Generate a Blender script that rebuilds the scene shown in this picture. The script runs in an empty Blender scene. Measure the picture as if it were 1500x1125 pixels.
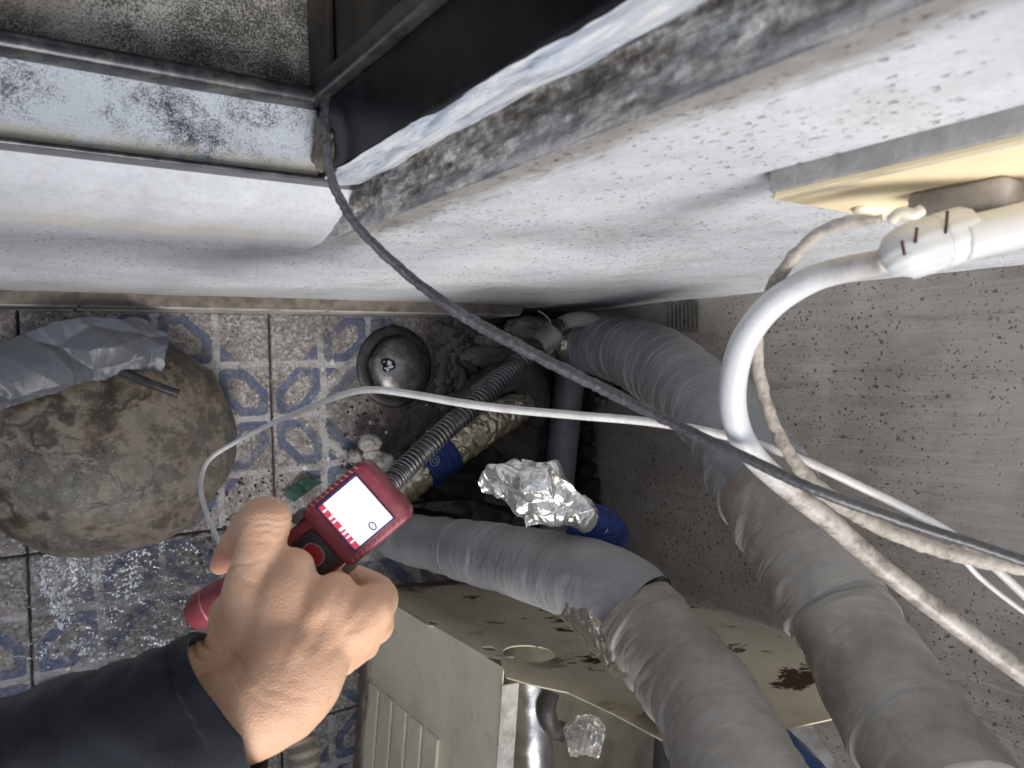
import bpy, math, random
import numpy as np
from mathutils import Matrix, Vector
from mathutils.geometry import tessellate_polygon

S = bpy.context.scene
C = S.collection
R = math.radians

# ------------------------------------------------------------------ camera
CAM_H = 1.09
XH = np.array([0.829, -0.034, 0.5585]); XH /= np.linalg.norm(XH)
DN = np.array([-0.559, -0.012, 0.829]); DN -= XH*DN.dot(XH); DN /= np.linalg.norm(DN)
YH = -np.cross(DN, XH)
cam = bpy.data.cameras.new('camera'); co = bpy.data.objects.new('camera', cam); C.objects.link(co)
M = Matrix.Identity(4)
for k, ax in enumerate((XH, YH, -DN)):
    M[k][0] = ax[0]; M[k][1] = -ax[1]; M[k][2] = -ax[2]
M.translation = (0, 0, CAM_H)
co.matrix_world = M
cam.sensor_width = 36; cam.lens = 1112/1500*36
cam.clip_start = 0.01; cam.clip_end = 500
cam.dof.use_dof = True; cam.dof.focus_distance = 0.70; cam.dof.aperture_fstop = 13.0
S.camera = co

# ------------------------------------------------------------------ light
SUN_EL, SUN_AZ = R(40), R(190)          # azimuth: compass style, 180 = from -Y
w = bpy.data.worlds.new("World"); S.world = w; w.use_nodes = True
wn = w.node_tree.nodes; wl = w.node_tree.links
bg = wn['Background']; sky = wn.new('ShaderNodeTexSky'); sky.sky_type = 'NISHITA'
sky.sun_disc = False; sky.sun_elevation = SUN_EL; sky.sun_rotation = SUN_AZ
sky.air_density = 1.0; sky.dust_density = 1.5; sky.ozone_density = 1.0
hs = wn.new('ShaderNodeHueSaturation'); hs.inputs['Saturation'].default_value = 0.55   # thin cloud
wl.new(sky.outputs[0], hs.inputs['Color']); wl.new(hs.outputs[0], bg.inputs[0]); bg.inputs[1].default_value = 0.13
sd = bpy.data.lights.new('sun', 'SUN'); sd.energy = 2.0; sd.angle = R(28); sd.color = (1.0, 0.98, 0.955)
so = bpy.data.objects.new('sun', sd); C.objects.link(so)
dirv = Vector((math.sin(SUN_AZ)*math.cos(SUN_EL), math.cos(SUN_AZ)*math.cos(SUN_EL), math.sin(SUN_EL)))
so.rotation_euler = dirv.to_track_quat('Z', 'Y').to_euler()
so.location = (0, 0, 5)
S.view_settings.view_transform = 'Standard'; S.view_settings.look = 'None'
S.view_settings.gamma = 1; S.view_settings.exposure = 0.62
S.view_settings.use_curve_mapping = False
S.cycles.use_denoising = True
S.cycles.max_bounces = 10

# ------------------------------------------------------------------ helpers: pixels of the 1500 px photo to points
def P(u, v, dep):
    r = np.array([u-750, v-562.5, 1112.0])*dep/1112
    return np.array([r@XH, r@YH, CAM_H-r@DN])
def _ray(u, v):
    r = np.array([u-750, v-562.5, 1112.0]); return np.array([r@XH, r@YH, -(r@DN)])
def PZ(u, v, z): q = _ray(u, v); return q*((z-CAM_H)/q[2])+np.array([0, 0, CAM_H])
def PY(u, v, y): q = _ray(u, v); return q*(y/q[1])+np.array([0, 0, CAM_H])
def PX(u, v, x): q = _ray(u, v); return q*(x/q[0])+np.array([0, 0, CAM_H])

def _hash(ix, iy, iz, seed):
    h = (ix.astype(np.int64)*374761393 + iy.astype(np.int64)*668265263 + iz.astype(np.int64)*2147483647 + seed*974711) & 0x7fffffff
    h = ((h ^ (h >> 13))*1274126177) & 0x7fffffff
    h = ((h ^ (h >> 16))*2246822519) & 0x7fffffff
    return (h ^ (h >> 15) & 0xffff)/float(0x7fffffff)
def vn(p, f=1.0, seed=0):
    q = np.asarray(p, float)*f; i = np.floor(q).astype(np.int64); t = q-i; t = t*t*(3-2*t)
    out = 0
    for a in (0, 1):
        wa = t[..., 0] if a else 1-t[..., 0]
        for b in (0, 1):
            wb = t[..., 1] if b else 1-t[..., 1]
            for c in (0, 1):
                wc = t[..., 2] if c else 1-t[..., 2]
                out = out + wa*wb*wc*_hash(i[..., 0]+a, i[..., 1]+b, i[..., 2]+c, seed)
    return np.clip(out, 0, 1)*2-1
def fbm(p, f=1.0, seed=0, o=4):
    s = 0; a = 1
    for k in range(o): s = s+a*vn(p, f*2**k, seed+k*7); a *= .5
    return s
def crumple(p, f, seed, n=5, warp=.22):
    rg = np.random.RandomState(seed); s = 0
    wv = np.stack([vn(p, f*.6, seed+1), vn(p, f*.6, seed+2), vn(p, f*.6, seed+3)], -1)*warp/f
    q = np.asarray(p)+wv
    for k in range(n):
        d = rg.randn(3); d /= np.linalg.norm(d); fr = f*(0.5+2.2*rg.rand()); ph = rg.rand()
        x = (q@d)*fr+ph; tri = np.abs((x % 1)-.5)*2; tri = tri if k > 1 else tri**.7
        s = s+(tri-.5)/(fr/f)
    return s/n*3

def fold(p, f, seed, warp=.25):
    """(F2^2-F1^2) of a cell noise: flat facets meeting in sharp creases"""
    p = np.asarray(p, float); sh = p.shape[:-1]; q = p.reshape(-1, 3)*f
    q = q+np.stack([vn(q, .7, seed+1), vn(q, .7, seed+2), vn(q, .7, seed+3)], -1)*warp
    i = np.floor(q).astype(np.int64); d1 = np.full(len(q), 9.); d2 = d1.copy()
    for a in (-1, 0, 1):
        for b in (-1, 0, 1):
            for c in (-1, 0, 1):
                x, y, z = i[:, 0]+a, i[:, 1]+b, i[:, 2]+c
                o = np.stack([x+_hash(x, y, z, seed+11), y+_hash(x, y, z, seed+12), z+_hash(x, y, z, seed+13)], -1)
                d = ((o-q)**2).sum(-1); m = d < d1; d2 = np.where(m, d1, np.minimum(d2, d)); d1 = np.where(m, d, d1)
    return (np.minimum(d2-d1, 1.4)-.4).reshape(sh)/f

# ------------------------------------------------------------------ objects
def setp(o, label=None, cat=None, group=None, kind=None):
    if label: o['label'] = label
    if cat: o['category'] = cat
    if group: o['group'] = group
    if kind: o['kind'] = kind
    return o
def wloc(o):
    return np.array(o.matrix_world.translation) if o is None else np.array(o['_loc'][:]) if '_loc' in o else np.zeros(3)
LOC = {}
def thing(name, label, cat, loc=(0, 0, 0), group=None, kind=None):
    o = bpy.data.objects.new(name, None); C.objects.link(o); o.location = loc; o.empty_display_size = .02
    LOC[o.name] = np.array(loc, float)
    return setp(o, label, cat, group, kind)
def mk(name, vs, fs, mat, parent=None, origin=None, smooth=True, uv=None, attrs=None, label=None, cat=None, group=None, kind=None):
    vs = np.asarray(vs, float).reshape(-1, 3)
    if origin is None: origin = LOC[parent.name] if parent else vs.mean(0)*0
    origin = np.asarray(origin, float)
    me = bpy.data.meshes.new(name)
    v = vs-origin
    me.from_pydata(v.tolist(), [], [tuple(f) for f in fs]) if not isinstance(fs, np.ndarray) else _fast(me, v, fs)
    if smooth: me.shade_smooth()
    if uv is not None:
        l = me.uv_layers.new(name='UVMap'); vi = np.zeros(len(me.loops), int); me.loops.foreach_get('vertex_index', vi)
        l.data.foreach_set('uv', np.asarray(uv, float)[vi].ravel())
    if attrs:
        for k, a in attrs.items():
            at = me.attributes.new(k, 'FLOAT', 'POINT'); at.data.foreach_set('value', np.asarray(a, float).ravel())
    me.materials.append(mat); me.update()
    o = bpy.data.objects.new(name, me); C.objects.link(o)
    if parent:
        o.parent = parent; o.location = origin-LOC[parent.name]
    else: o.location = origin
    LOC[o.name] = origin
    return setp(o, label, cat, group, kind)
def _fast(me, v, fs):
    n = fs.shape[0]; k = fs.shape[1]
    me.vertices.add(len(v)); me.vertices.foreach_set('co', v.ravel())
    me.loops.add(n*k); me.loops.foreach_set('vertex_index', fs.ravel().astype(np.int32))
    me.polygons.add(n); me.polygons.foreach_set('loop_start', (np.arange(n)*k).astype(np.int32))
    me.polygons.foreach_set('loop_total', np.full(n, k, np.int32))
    me.update(calc_edges=True); me.validate()
def gridf(nu, nv, wrap=False, flip=False):
    i = np.arange(nu-1)[:, None]; j = np.arange(nv if wrap else nv-1)[None, :]; j2 = (j+1) % nv
    f = np.stack([i*nv+j, i*nv+j2, (i+1)*nv+j2, (i+1)*nv+j], -1).reshape(-1, 4)
    return f[:, ::-1].copy() if flip else f
def sheet(fn, us, vs, flip=False):
    U, V = np.meshgrid(us, vs, indexing='ij'); p = fn(U, V)
    return p.reshape(-1, 3), gridf(len(us), len(vs), flip=flip)
class MB:
    def __init__(s): s.v = []; s.f = []
    def add(s, v, f):
        b = len(s.v); s.v += [tuple(x) for x in v]; s.f += [tuple(int(i)+b for i in q) for q in f]; return s
    def box(s, a, b, bev=0.0):
        a = np.array(a, float); b = np.array(b, float); lo = np.minimum(a, b); hi = np.maximum(a, b)
        bv = min(bev, *(0.45*(hi-lo))) if bev else 0
        if not bv:
            v = [(x, y, z) for x in (lo[0], hi[0]) for y in (lo[1], hi[1]) for z in (lo[2], hi[2])]
            return s.add(v, [(0, 1, 3, 2), (4, 6, 7, 5), (0, 4, 5, 1), (2, 3, 7, 6), (0, 2, 6, 4), (1, 5, 7, 3)])
        import bmesh
        bm = bmesh.new(); bmesh.ops.create_cube(bm, size=1)
        for q in bm.verts: q.co = Vector((lo+(np.array(q.co)+.5)*(hi-lo)).tolist())
        bmesh.ops.bevel(bm, geom=bm.edges[:], offset=bv, segments=2, affect='EDGES', profile=.5)
        bm.verts.index_update()
        s.add([tuple(q.co) for q in bm.verts], [[q.index for q in f.verts] for f in bm.faces]); bm.free(); return s
    def xf(s, fn): s.v = [tuple(fn(np.array(p))) for p in s.v]; return s
def cr(pts, n):
    pts = np.asarray(pts, float); m = len(pts)
    ext = np.vstack([2*pts[0]-pts[1], pts, 2*pts[-1]-pts[-2]])
    t = np.linspace(0, m-1, n); i = np.minimum(t.astype(int), m-2); f = (t-i)[:, None]
    a, b, c, d = ext[i], ext[i+1], ext[i+2], ext[i+3]
    return .5*((2*b)+(-a+c)*f+(2*a-5*b+4*c-d)*f*f+(-a+3*b-3*c+d)*f**3)
def tube(pts, rad, n=80, k=16, disp=None, cap=True, ell=None):
    """pts with radii; returns verts, faces(list/array), uv (arc length, angle*r)"""
    pts = np.asarray(pts, float); rad = np.broadcast_to(np.asarray(rad, float), (len(pts),))
    A = cr(np.column_stack([pts, rad]), n)
    # even out spacing
    d = np.r_[0, np.cumsum(np.linalg.norm(np.diff(A[:, :3], axis=0), axis=1))]
    tt = np.linspace(0, d[-1], n); A = np.column_stack([np.interp(tt, d, A[:, q]) for q in range(4)])
    c = A[:, :3]; r = A[:, 3]; s = tt
    T = np.gradient(c, axis=0); T /= np.linalg.norm(T, axis=1)[:, None]
    nrm = np.cross(T[0], [0, 0, 1.]);
    if np.linalg.norm(nrm) < 1e-3: nrm = np.cross(T[0], [1., 0, 0])
    N = [nrm/np.linalg.norm(nrm)]
    for q in range(1, n):
        v = N[-1]-T[q]*(N[-1]@T[q]); N.append(v/np.linalg.norm(v))
    N = np.array(N); B = np.cross(T, N)
    th = np.linspace(0, 2*np.pi, k, endpoint=False)
    dirs = N[:, None]*np.cos(th)[None, :, None]+B[:, None]*np.sin(th)[None, :, None]
    rr = np.repeat(r[:, None], k, 1)
    SS, TH = np.meshgrid(s, th, indexing='ij')
    base = c[:, None]+dirs*rr[..., None]
    if disp is not None: base = base+dirs*disp(SS, TH, base)[..., None]
    v = base.reshape(-1, 3); f = gridf(n, k, wrap=True)
    uv = np.column_stack([SS.ravel(), (TH*rr).ravel()])
    fl = [tuple(x) for x in f.tolist()]
    if cap:
        v = np.vstack([v, c[0], c[-1]]); uv = np.vstack([uv, [0, 0], [s[-1], 0]])
        m = len(v); e = (n-1)*k
        fl += [(m-2, (q+1) % k, q) for q in range(k)]+[(m-1, e+q, e+(q+1) % k) for q in range(k)]
    return v, fl, uv
def px(pl, default=None): return np.array([P(u, v, d) for u, v, d, *_ in pl])
def prad(pl): return np.array([q[3]*q[2]/1112 for q in pl])
def join(parts):
    V = []; F = []; b = 0
    for v, f, *_ in parts:
        V.append(np.asarray(v)); F += [tuple(int(i)+b for i in q) for q in f]; b += len(v)
    return np.vstack(V), F
def prism(poly, holes, thick, frame):
    """flat plate: outline (x,y), holes, thickness along n; frame(x,y,z)->world"""
    loops = [poly]+holes
    pl = [[Vector((a, b, 0)) for a, b in lp] for lp in loops]
    tris = tessellate_polygon(pl); flat = [q for lp in loops for q in lp]; n = len(flat)
    v = [frame(a, b, 0) for a, b in flat]+[frame(a, b, -thick) for a, b in flat]
    f = [tuple(t) for t in tris]+[tuple(i+n for i in reversed(t)) for t in tris]
    b0 = 0
    for lp in loops:
        m = len(lp); f += [(b0+i, b0+(i+1) % m, b0+(i+1) % m+n, b0+i+n) for i in range(m)]; b0 += m
    return np.array(v), f
def ellipse(cx, cy, a, b, n=28, rot=0, jag=0, seed=0):
    rg = np.random.RandomState(seed)
    return [(cx+a*math.cos(t)*(1+jag*rg.randn()), cy+b*math.sin(t)*(1+jag*rg.randn())) for t in np.linspace(0, 2*math.pi, n, endpoint=False)]
def blob(c, rx, ry, rz, f, amp, seed, n=40, k=60, floor=None):
    th = np.linspace(0.02, np.pi-.02, n); ph = np.linspace(0, 2*np.pi, k, endpoint=False)
    T, Q = np.meshgrid(th, ph, indexing='ij')
    d = np.stack([np.sin(T)*np.cos(Q), np.sin(T)*np.sin(Q), np.cos(T)], -1)
    r = 1+amp*fbm(d, f, seed, 4)
    p = d*r[..., None]*np.array([rx, ry, rz])+np.array(c)
    if floor is not None: p[..., 2] = np.maximum(p[..., 2], floor)
    return p.reshape(-1, 3), gridf(n, k, wrap=True, flip=False)

# ------------------------------------------------------------------ materials
class G:
    def __init__(s, name):
        s.m = bpy.data.materials.new(name); s.m.use_nodes = True; s.t = s.m.node_tree; s.n = s.t.nodes
        s.b = s.n['Principled BSDF']; s.geo = s.n.new('ShaderNodeNewGeometry').outputs['Position']
        s._uv = None
    def link(s, a, b):
        if hasattr(a, 'is_output') or isinstance(a, bpy.types.NodeSocket): s.t.links.new(a, b)
        elif isinstance(a, (tuple, list)): b.default_value = (*a, 1) if len(a) == 3 and len(b.default_value) == 4 else a
        else: b.default_value = a
    def uv(s):
        if s._uv is None: s._uv = s.n.new('ShaderNodeTexCoord').outputs['UV']
        return s._uv
    def attr(s, name):
        a = s.n.new('ShaderNodeAttribute'); a.attribute_name = name; return a.outputs['Fac']
    def sc(s, vec, x, y, z):
        m = s.n.new('ShaderNodeMapping'); s.link(vec, m.inputs[0]); m.inputs['Scale'].default_value = (x, y, z); return m.outputs[0]
    def noise(s, scale, detail=5, rough=.6, vec=None, dist=0, col=False):
        q = s.n.new('ShaderNodeTexNoise'); s.link(vec or s.geo, q.inputs['Vector'])
        q.inputs['Scale'].default_value = scale; q.inputs['Detail'].default_value = detail
        q.inputs['Roughness'].default_value = rough; q.inputs['Distortion'].default_value = dist
        return q.outputs['Color' if col else 'Fac']
    def vor(s, scale, vec=None, feat='F1', out='Distance', rnd=1):
        q = s.n.new('ShaderNodeTexVoronoi'); q.feature = feat; s.link(vec or s.geo, q.inputs['Vector'])
        q.inputs['Scale'].default_value = scale; q.inputs['Randomness'].default_value = rnd
        return q.outputs[out]
    def m_(s, op, a, b=0.0, c=None, clamp=False):
        q = s.n.new('ShaderNodeMath'); q.operation = op; q.use_clamp = clamp; s.link(a, q.inputs[0]); s.link(b, q.inputs[1])
        if c is not None: s.link(c, q.inputs[2])
        return q.outputs[0]
    def rng(s, x, a, b, c=0., d=1., smooth=False):
        q = s.n.new('ShaderNodeMapRange'); s.link(x, q.inputs['Value'])
        if smooth: q.interpolation_type = 'SMOOTHSTEP'
        q.inputs['From Min'].default_value = a; q.inputs['From Max'].default_value = b
        q.inputs['To Min'].default_value = c; q.inputs['To Max'].default_value = d
        return q.outputs['Result']
    def ramp(s, x, stops):
        q = s.n.new('ShaderNodeValToRGB'); s.link(x, q.inputs[0]); e = q.color_ramp.elements
        while len(e) < len(stops): e.new(.5)
        for k, (pos, c) in enumerate(stops): e[k].position = pos; e[k].color = (*c, 1) if len(c) == 3 else c
        return q.outputs[0]
    def mix(s, f, a, b, mode='MIX'):
        q = s.n.new('ShaderNodeMix'); q.data_type = 'RGBA'; q.blend_type = mode
        s.link(f, q.inputs[0]); s.link(a, q.inputs[6]); s.link(b, q.inputs[7]); return q.outputs[2]
    def warp(s, scale, amt):
        q = s.n.new('ShaderNodeVectorMath'); q.operation = 'MULTIPLY_ADD'; s.link(s.noise(scale, 3, .6, col=True), q.inputs[0])
        q.inputs[1].default_value = (amt,)*3; s.link(s.geo, q.inputs[2]); return q.outputs[0]
    def xyz(s, i):
        q = s.n.new('ShaderNodeSeparateXYZ'); s.link(s.geo, q.inputs[0]); return q.outputs[i]
    def near(s, c, r0, r1, sc=(1, 1, 1), wob=0.0, wf=12):
        """1 inside r0 of point c, 0 beyond r1 (ellipsoidal), edge wobbled by noise"""
        q = s.n.new('ShaderNodeVectorMath'); q.operation = 'SUBTRACT'; s.link(s.geo, q.inputs[0]); q.inputs[1].default_value = c
        q2 = s.n.new('ShaderNodeVectorMath'); q2.operation = 'MULTIPLY'; s.link(q.outputs[0], q2.inputs[0]); q2.inputs[1].default_value = sc
        q3 = s.n.new('ShaderNodeVectorMath'); q3.operation = 'LENGTH'; s.link(q2.outputs[0], q3.inputs[0])
        d = q3.outputs['Value']
        if wob: d = s.m_('ADD', d, s.m_('MULTIPLY', s.m_('SUBTRACT', s.noise(wf, 6, .65), .5), wob))
        return s.rng(d, r0, r1, 1, 0)
    def bump(s, h, dist=.001, strength=1, normal=None):
        q = s.n.new('ShaderNodeBump'); s.link(h, q.inputs['Height']); q.inputs['Distance'].default_value = dist
        q.inputs['Strength'].default_value = strength
        if normal is not None: s.link(normal, q.inputs['Normal'])
        return q.outputs[0]
    def out(s, col, rough=.6, metal=0., normal=None, spec=None, **kw):
        s.link(col, s.b.inputs['Base Color']); s.link(rough, s.b.inputs['Roughness']); s.link(metal, s.b.inputs['Metallic'])
        if normal is not None: s.link(normal, s.b.inputs['Normal'])
        if spec is not None: s.b.inputs['Specular IOR Level'].default_value = spec
        for k, v in kw.items(): s.link(v, s.b.inputs[k.replace('_', ' ')])
        return s.m

SX = .2016
def m_white_wall():
    g = G('white_cement_paint')
    n = g.noise(9, 6, .6); n2 = g.noise(60, 5, .7); st = g.noise(1, 5, .6, g.sc(g.geo, 90, 90, 6))
    c = g.ramp(n, [(.32, (.46, .48, .51)), (.47, (.58, .60, .64)), (.62, (.66, .68, .71)), (.75, (.62, .63, .64))])
    c = g.mix(g.rng(g.noise(260, 4, .85), .48, .72, 0, .55), c, (.38, .375, .37)); c = g.mix(g.rng(g.noise(520, 3, .85), .54, .7, 0, .35), c, (.86, .87, .88))
    c = g.mix(g.rng(n2, .52, .7, 0, .35), c, (.52, .50, .48))
    c = g.mix(g.rng(g.noise(26, 7, .75), .56, .68, 0, .45), c, (.55, .50, .43))
    # thin streaks down the face
    c = g.mix(g.rng(st, .5, .8, 0, .25), c, (.60, .60, .62))
    bl = g.m_('MULTIPLY', g.rng(g.noise(6, 8, .78, g.sc(g.geo, 1, 1, .6)), .50, .66), .5); c = g.mix(bl, c, (.36, .345, .33))
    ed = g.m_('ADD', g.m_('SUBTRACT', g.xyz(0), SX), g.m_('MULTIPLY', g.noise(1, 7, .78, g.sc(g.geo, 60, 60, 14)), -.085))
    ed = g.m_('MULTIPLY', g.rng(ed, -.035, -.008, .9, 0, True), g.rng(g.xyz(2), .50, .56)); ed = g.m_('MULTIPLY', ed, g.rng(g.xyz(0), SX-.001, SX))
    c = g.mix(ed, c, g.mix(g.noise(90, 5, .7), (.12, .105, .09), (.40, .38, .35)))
    pv = g.sc(g.warp(260, .006), 1, 1, .55)
    v = g.vor(170, pv); dens = g.rng(g.noise(16, 3, .6), .28, .48)
    pv2 = g.sc(g.warp(420, .003), 1, 1, .45); pit2 = g.m_('MULTIPLY', g.rng(g.vor(380, pv2), .12, .26, 1, 0), g.rng(g.vor(380, pv2, out='Color'), .62, .66))
    pit = g.m_('MULTIPLY', g.rng(v, .10, .20, 1, 0), g.rng(g.vor(170, pv, out='Color'), .60, .64))
    pit = g.m_('MULTIPLY', g.m_('MULTIPLY', g.m_('MAXIMUM', pit, g.m_('MULTIPLY', pit2, .8)), dens), g.m_('MAXIMUM', g.rng(g.xyz(0), .2, .21), g.rng(g.xyz(2), .50, .54, 1, 0)))
    c = g.mix(g.m_('MULTIPLY', pit, g.rng(g.xyz(2), .55, .9, .8, .45)), c, (.17, .15, .135))
    # darker low on the wall, with a noisy edge
    low = g.m_('ADD', g.xyz(2), g.m_('MULTIPLY', g.noise(8, 6, .7), .16))
    c = g.mix(g.rng(low, .12, .32, .75, 0), c, (.30, .28, .26))
    # yellowish dirt along the sill shoulder
    ym = g.m_('MULTIPLY', g.rng(g.m_('ABSOLUTE', g.m_('SUBTRACT', g.m_('ADD', g.xyz(2), g.m_('MULTIPLY', g.noise(14, 5, .7), .05)), .575)), .0, .022, .55, 0), g.rng(g.xyz(0), .15, .21, 1, 0))
    c = g.mix(ym, c, (.56, .50, .40))
    h = g.m_('ADD', g.m_('MULTIPLY', n2, .5), g.m_('MULTIPLY', st, .25))
    h = g.m_('SUBTRACT', h, g.m_('MULTIPLY', pit, 1.6))
    h = g.m_('ADD', h, g.m_('MULTIPLY', g.noise(330, 4, .75), .45))
    return g.out(c, .75, 0, g.bump(h, .0012, .9), spec=.3)

def m_reveal():
    g = G('rough_dirty_plaster')
    st = g.noise(1, 6, .7, g.sc(g.geo, 120, 120, 22)); n = g.noise(130, 6, .75)
    m = g.m_('ADD', g.m_('MULTIPLY', st, .6), g.m_('MULTIPLY', n, .4))
    c = g.ramp(m, [(.36, (.06, .052, .045)), (.46, (.20, .18, .16)), (.53, (.42, .40, .38)), (.60, (.82, .82, .81))])
    c = g.mix(g.rng(g.m_('ADD', g.xyz(1), g.m_('MULTIPLY', g.noise(1, 6, .75, g.sc(g.geo, 80, 80, 25)), .045)), .108, .128, .9, 0), c, (.66, .66, .67))
    return g.out(c, .85, 0, g.bump(g.m_('ADD', m, g.m_('MULTIPLY', g.noise(330, 4, .8), .4)), .004, 1), spec=.2)

def m_grey_wall():
    g = G('grey_cement_render')
    n = g.noise(5, 6, .6); st = g.noise(1, 7, .65, g.sc(g.geo, 30, 60, 9), dist=.6); fine = g.noise(150, 5, .7)
    c = g.ramp(n, [(.3, (.27, .245, .22)), (.5, (.36, .33, .30)), (.72, (.45, .42, .385))])
    c = g.mix(g.rng(st, .5, .72, 0, .5), c, (.22, .195, .17))
    s2 = g.noise(1, 6, .7, g.sc(g.geo, 40, 110, 4)); c = g.mix(g.rng(s2, .52, .7, 0, .4), c, (.50, .47, .43)); c = g.mix(g.rng(g.noise(3.2, 6, .7), .5, .66, 0, .45), c, (.22, .19, .16))
    c = g.mix(g.rng(fine, .55, .8, 0, .35), c, (.42, .38, .34))
    sn = g.noise(1, 6, .7, g.sc(g.geo, 20, 34, 5), dist=2.0); crk = g.m_('MULTIPLY', g.rng(g.m_('ABSOLUTE', g.m_('SUBTRACT', sn, .5)), 0, .006, 1, 0), g.rng(g.noise(6, 3), .52, .6))
    c = g.mix(g.m_('MULTIPLY', crk, .65), c, (.13, .085, .055))
    c = g.mix(g.rng(g.noise(19, 6, .75), .6, .72, 0, .4), c, (.20, .135, .09))
    wp = g.warp(170, .009); col = g.vor(95, wp, out='Color')
    p1 = g.m_('MULTIPLY', g.rng(g.vor(95, wp), .10, .24, 1, 0), g.rng(col, .5, .56))
    p2 = g.m_('MULTIPLY', g.rng(g.vor(210, wp), .12, .28, 1, 0), g.rng(g.vor(210, wp, out='Color'), .55, .6))
    pits = g.m_('MULTIPLY', g.m_('MAXIMUM', p1, p2), g.rng(g.noise(7, 3), .35, .5))
    c = g.mix(g.m_('MULTIPLY', pits, .7), c, (.06, .048, .04))
    # darker and browner near the floor, with a noisy edge
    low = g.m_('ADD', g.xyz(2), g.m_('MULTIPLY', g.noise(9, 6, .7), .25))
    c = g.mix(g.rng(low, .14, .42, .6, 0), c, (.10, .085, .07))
    h = g.m_('ADD', g.m_('MULTIPLY', st, .9), g.m_('MULTIPLY', fine, .35)); h = g.m_('SUBTRACT', h, g.m_('MULTIPLY', pits, 1.3))
    return g.out(c, .9, 0, g.bump(h, .0016, 1), spec=.2)

DR = PZ(578, 537, 0.0)
def m_tile():
    g = G('patterned_terrazzo_tile')
    ch = g.vor(260, out='Color'); chd = g.vor(260)
    chip = g.ramp(ch, [(.0, (.08, .06, .055)), (.3, (.32, .27, .24)), (.5, (.17, .13, .115)), (.7, (.56, .54, .50)), (1, (.27, .24, .22))])
    base = g.mix(g.rng(chd, .3, .6, 0, .6), chip, (.33, .31, .285))
    light = g.mix(g.rng(g.noise(220, 4, .7), .4, .7, 0, .6), (.50, .49, .475), (.30, .285, .27))
    blue = g.mix(g.rng(g.noise(160, 5, .7), .45, .75, 0, .45), (.095, .12, .20), (.27, .29, .33))
    wear = g.m_('MULTIPLY', g.m_('SUBTRACT', g.noise(240, 5, .7), .5), .0035)
    lm = g.rng(g.m_('ADD', g.attr('light'), wear), -.0006, .0006, 1, 0)
    bm_ = g.rng(g.m_('ADD', g.attr('blue'), wear), -.0006, .0006, 1, 0)
    c = g.mix(lm, base, light); c = g.mix(bm_, c, blue)
    worn = g.rng(g.noise(30, 7, .78), .48, .64, 0, .7); c = g.mix(worn, c, base)
    # mud and wet dirt: round the drain, along the wall and by the unit
    d1 = g.near(tuple(DR+np.array([.09, -.06, 0])), .10, .16, (.8, 1, 1), .16, 18)
    d2 = g.near((.74, -.14, 0), .17, .24, (.85, .7, 1), .16, 10)
    d3 = g.near((.19, -.31, 0), .07, .14, (1.0, 1.0, 1), .24, 22)
    gr = g.m_('MAXIMUM', g.rng(g.noise(13, 7, .75), .50, .66, 0, .85), g.rng(g.noise(55, 6, .75), .54, .66, 0, .6))
    dirt = g.m_('MAXIMUM', g.m_('MAXIMUM', d1, g.m_('MULTIPLY', d2, 1)), g.m_('MULTIPLY', g.m_('MAXIMUM', d3, 0), .75)); dirt = g.m_('MAXIMUM', dirt, gr)
    mud = g.ramp(g.noise(70, 6, .7), [(.35, (.022, .018, .015)), (.6, (.07, .055, .045)), (.75, (.15, .12, .10))])
    c = g.mix(g.m_('MULTIPLY', dirt, .9), c, mud)
    h = g.m_('ADD', g.m_('MULTIPLY', chd, -.35), g.m_('MULTIPLY', g.noise(90, 6, .7), .9))
    wet = g.m_('MAXIMUM', d3, g.m_('MULTIPLY', dirt, .8))
    rough = g.m_('ADD', g.rng(wet, 0, 1, .55, .14), g.m_('MULTIPLY', g.noise(50, 4), .18))
    return g.out(c, rough, 0, g.bump(h, .0022, .8), spec=.5)

def simple(name, c, rough=.6, metal=0, var=.35, f=40, bumpd=.0004, dirt=None, dirt_amt=.5, df=15, **kw):
    g = G(name); c = tuple(c)
    n = g.noise(f, 6, .65)
    a = tuple(x*(1-var) for x in c); b = tuple(min(1, x*(1+var)) for x in c)
    col = g.ramp(n, [(.3, a), (.5, c), (.72, b)])
    if dirt: col = g.mix(g.m_('MULTIPLY', g.rng(g.noise(df, 7, .72), .47, .66), dirt_amt), col, dirt)
    r = g.m_('ADD', rough-.08, g.m_('MULTIPLY', g.noise(f*2, 4), .16))
    return g.out(col, r, metal, g.bump(g.noise(f*4, 5, .7), bumpd, 1), **kw)

def m_tape(name, c1, c2, brown=0.0):
    g = G(name)
    n = g.noise(14, 5, .6)
    col = g.mix(n, c1, c2)
    su = g.sc(g.uv(), 300, 16, 1)
    ln = g.noise(1, 4, .6, su, dist=.5)
    col = g.mix(g.rng(ln, .55, .75, 0, .35), col, tuple(min(1, x*1.45) for x in c2))
    col = g.mix(g.m_('MULTIPLY', g.rng(g.noise(6, 6, .7), .42, .62), .55+brown), col, (.20, .165, .135) if brown else (.15, .15, .155))
    h = g.m_('ADD', g.m_('MULTIPLY', ln, .8), g.m_('MULTIPLY', g.noise(120, 4, .6), .25))
    return g.out(col, .52, 0, g.bump(h, .0009, .8), spec=.35)

def m_hose():
    g = G('white_hose_plastic'); d = g.near(tuple(P(1090, 540, .4)), .045, .10, (1, 1, 1), .03, 40)
    n = g.noise(70, 6, .75); c = g.mix(g.m_('MULTIPLY', g.rng(n, .5, .68), .3), (.66, .67, .69), (.45, .40, .34))
    c2 = g.mix(g.rng(n, .42, .62), (.52, .48, .43), (.24, .20, .165)); return g.out(g.mix(d, c2, c), .42, 0, g.bump(n, .0004, 1))

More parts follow.
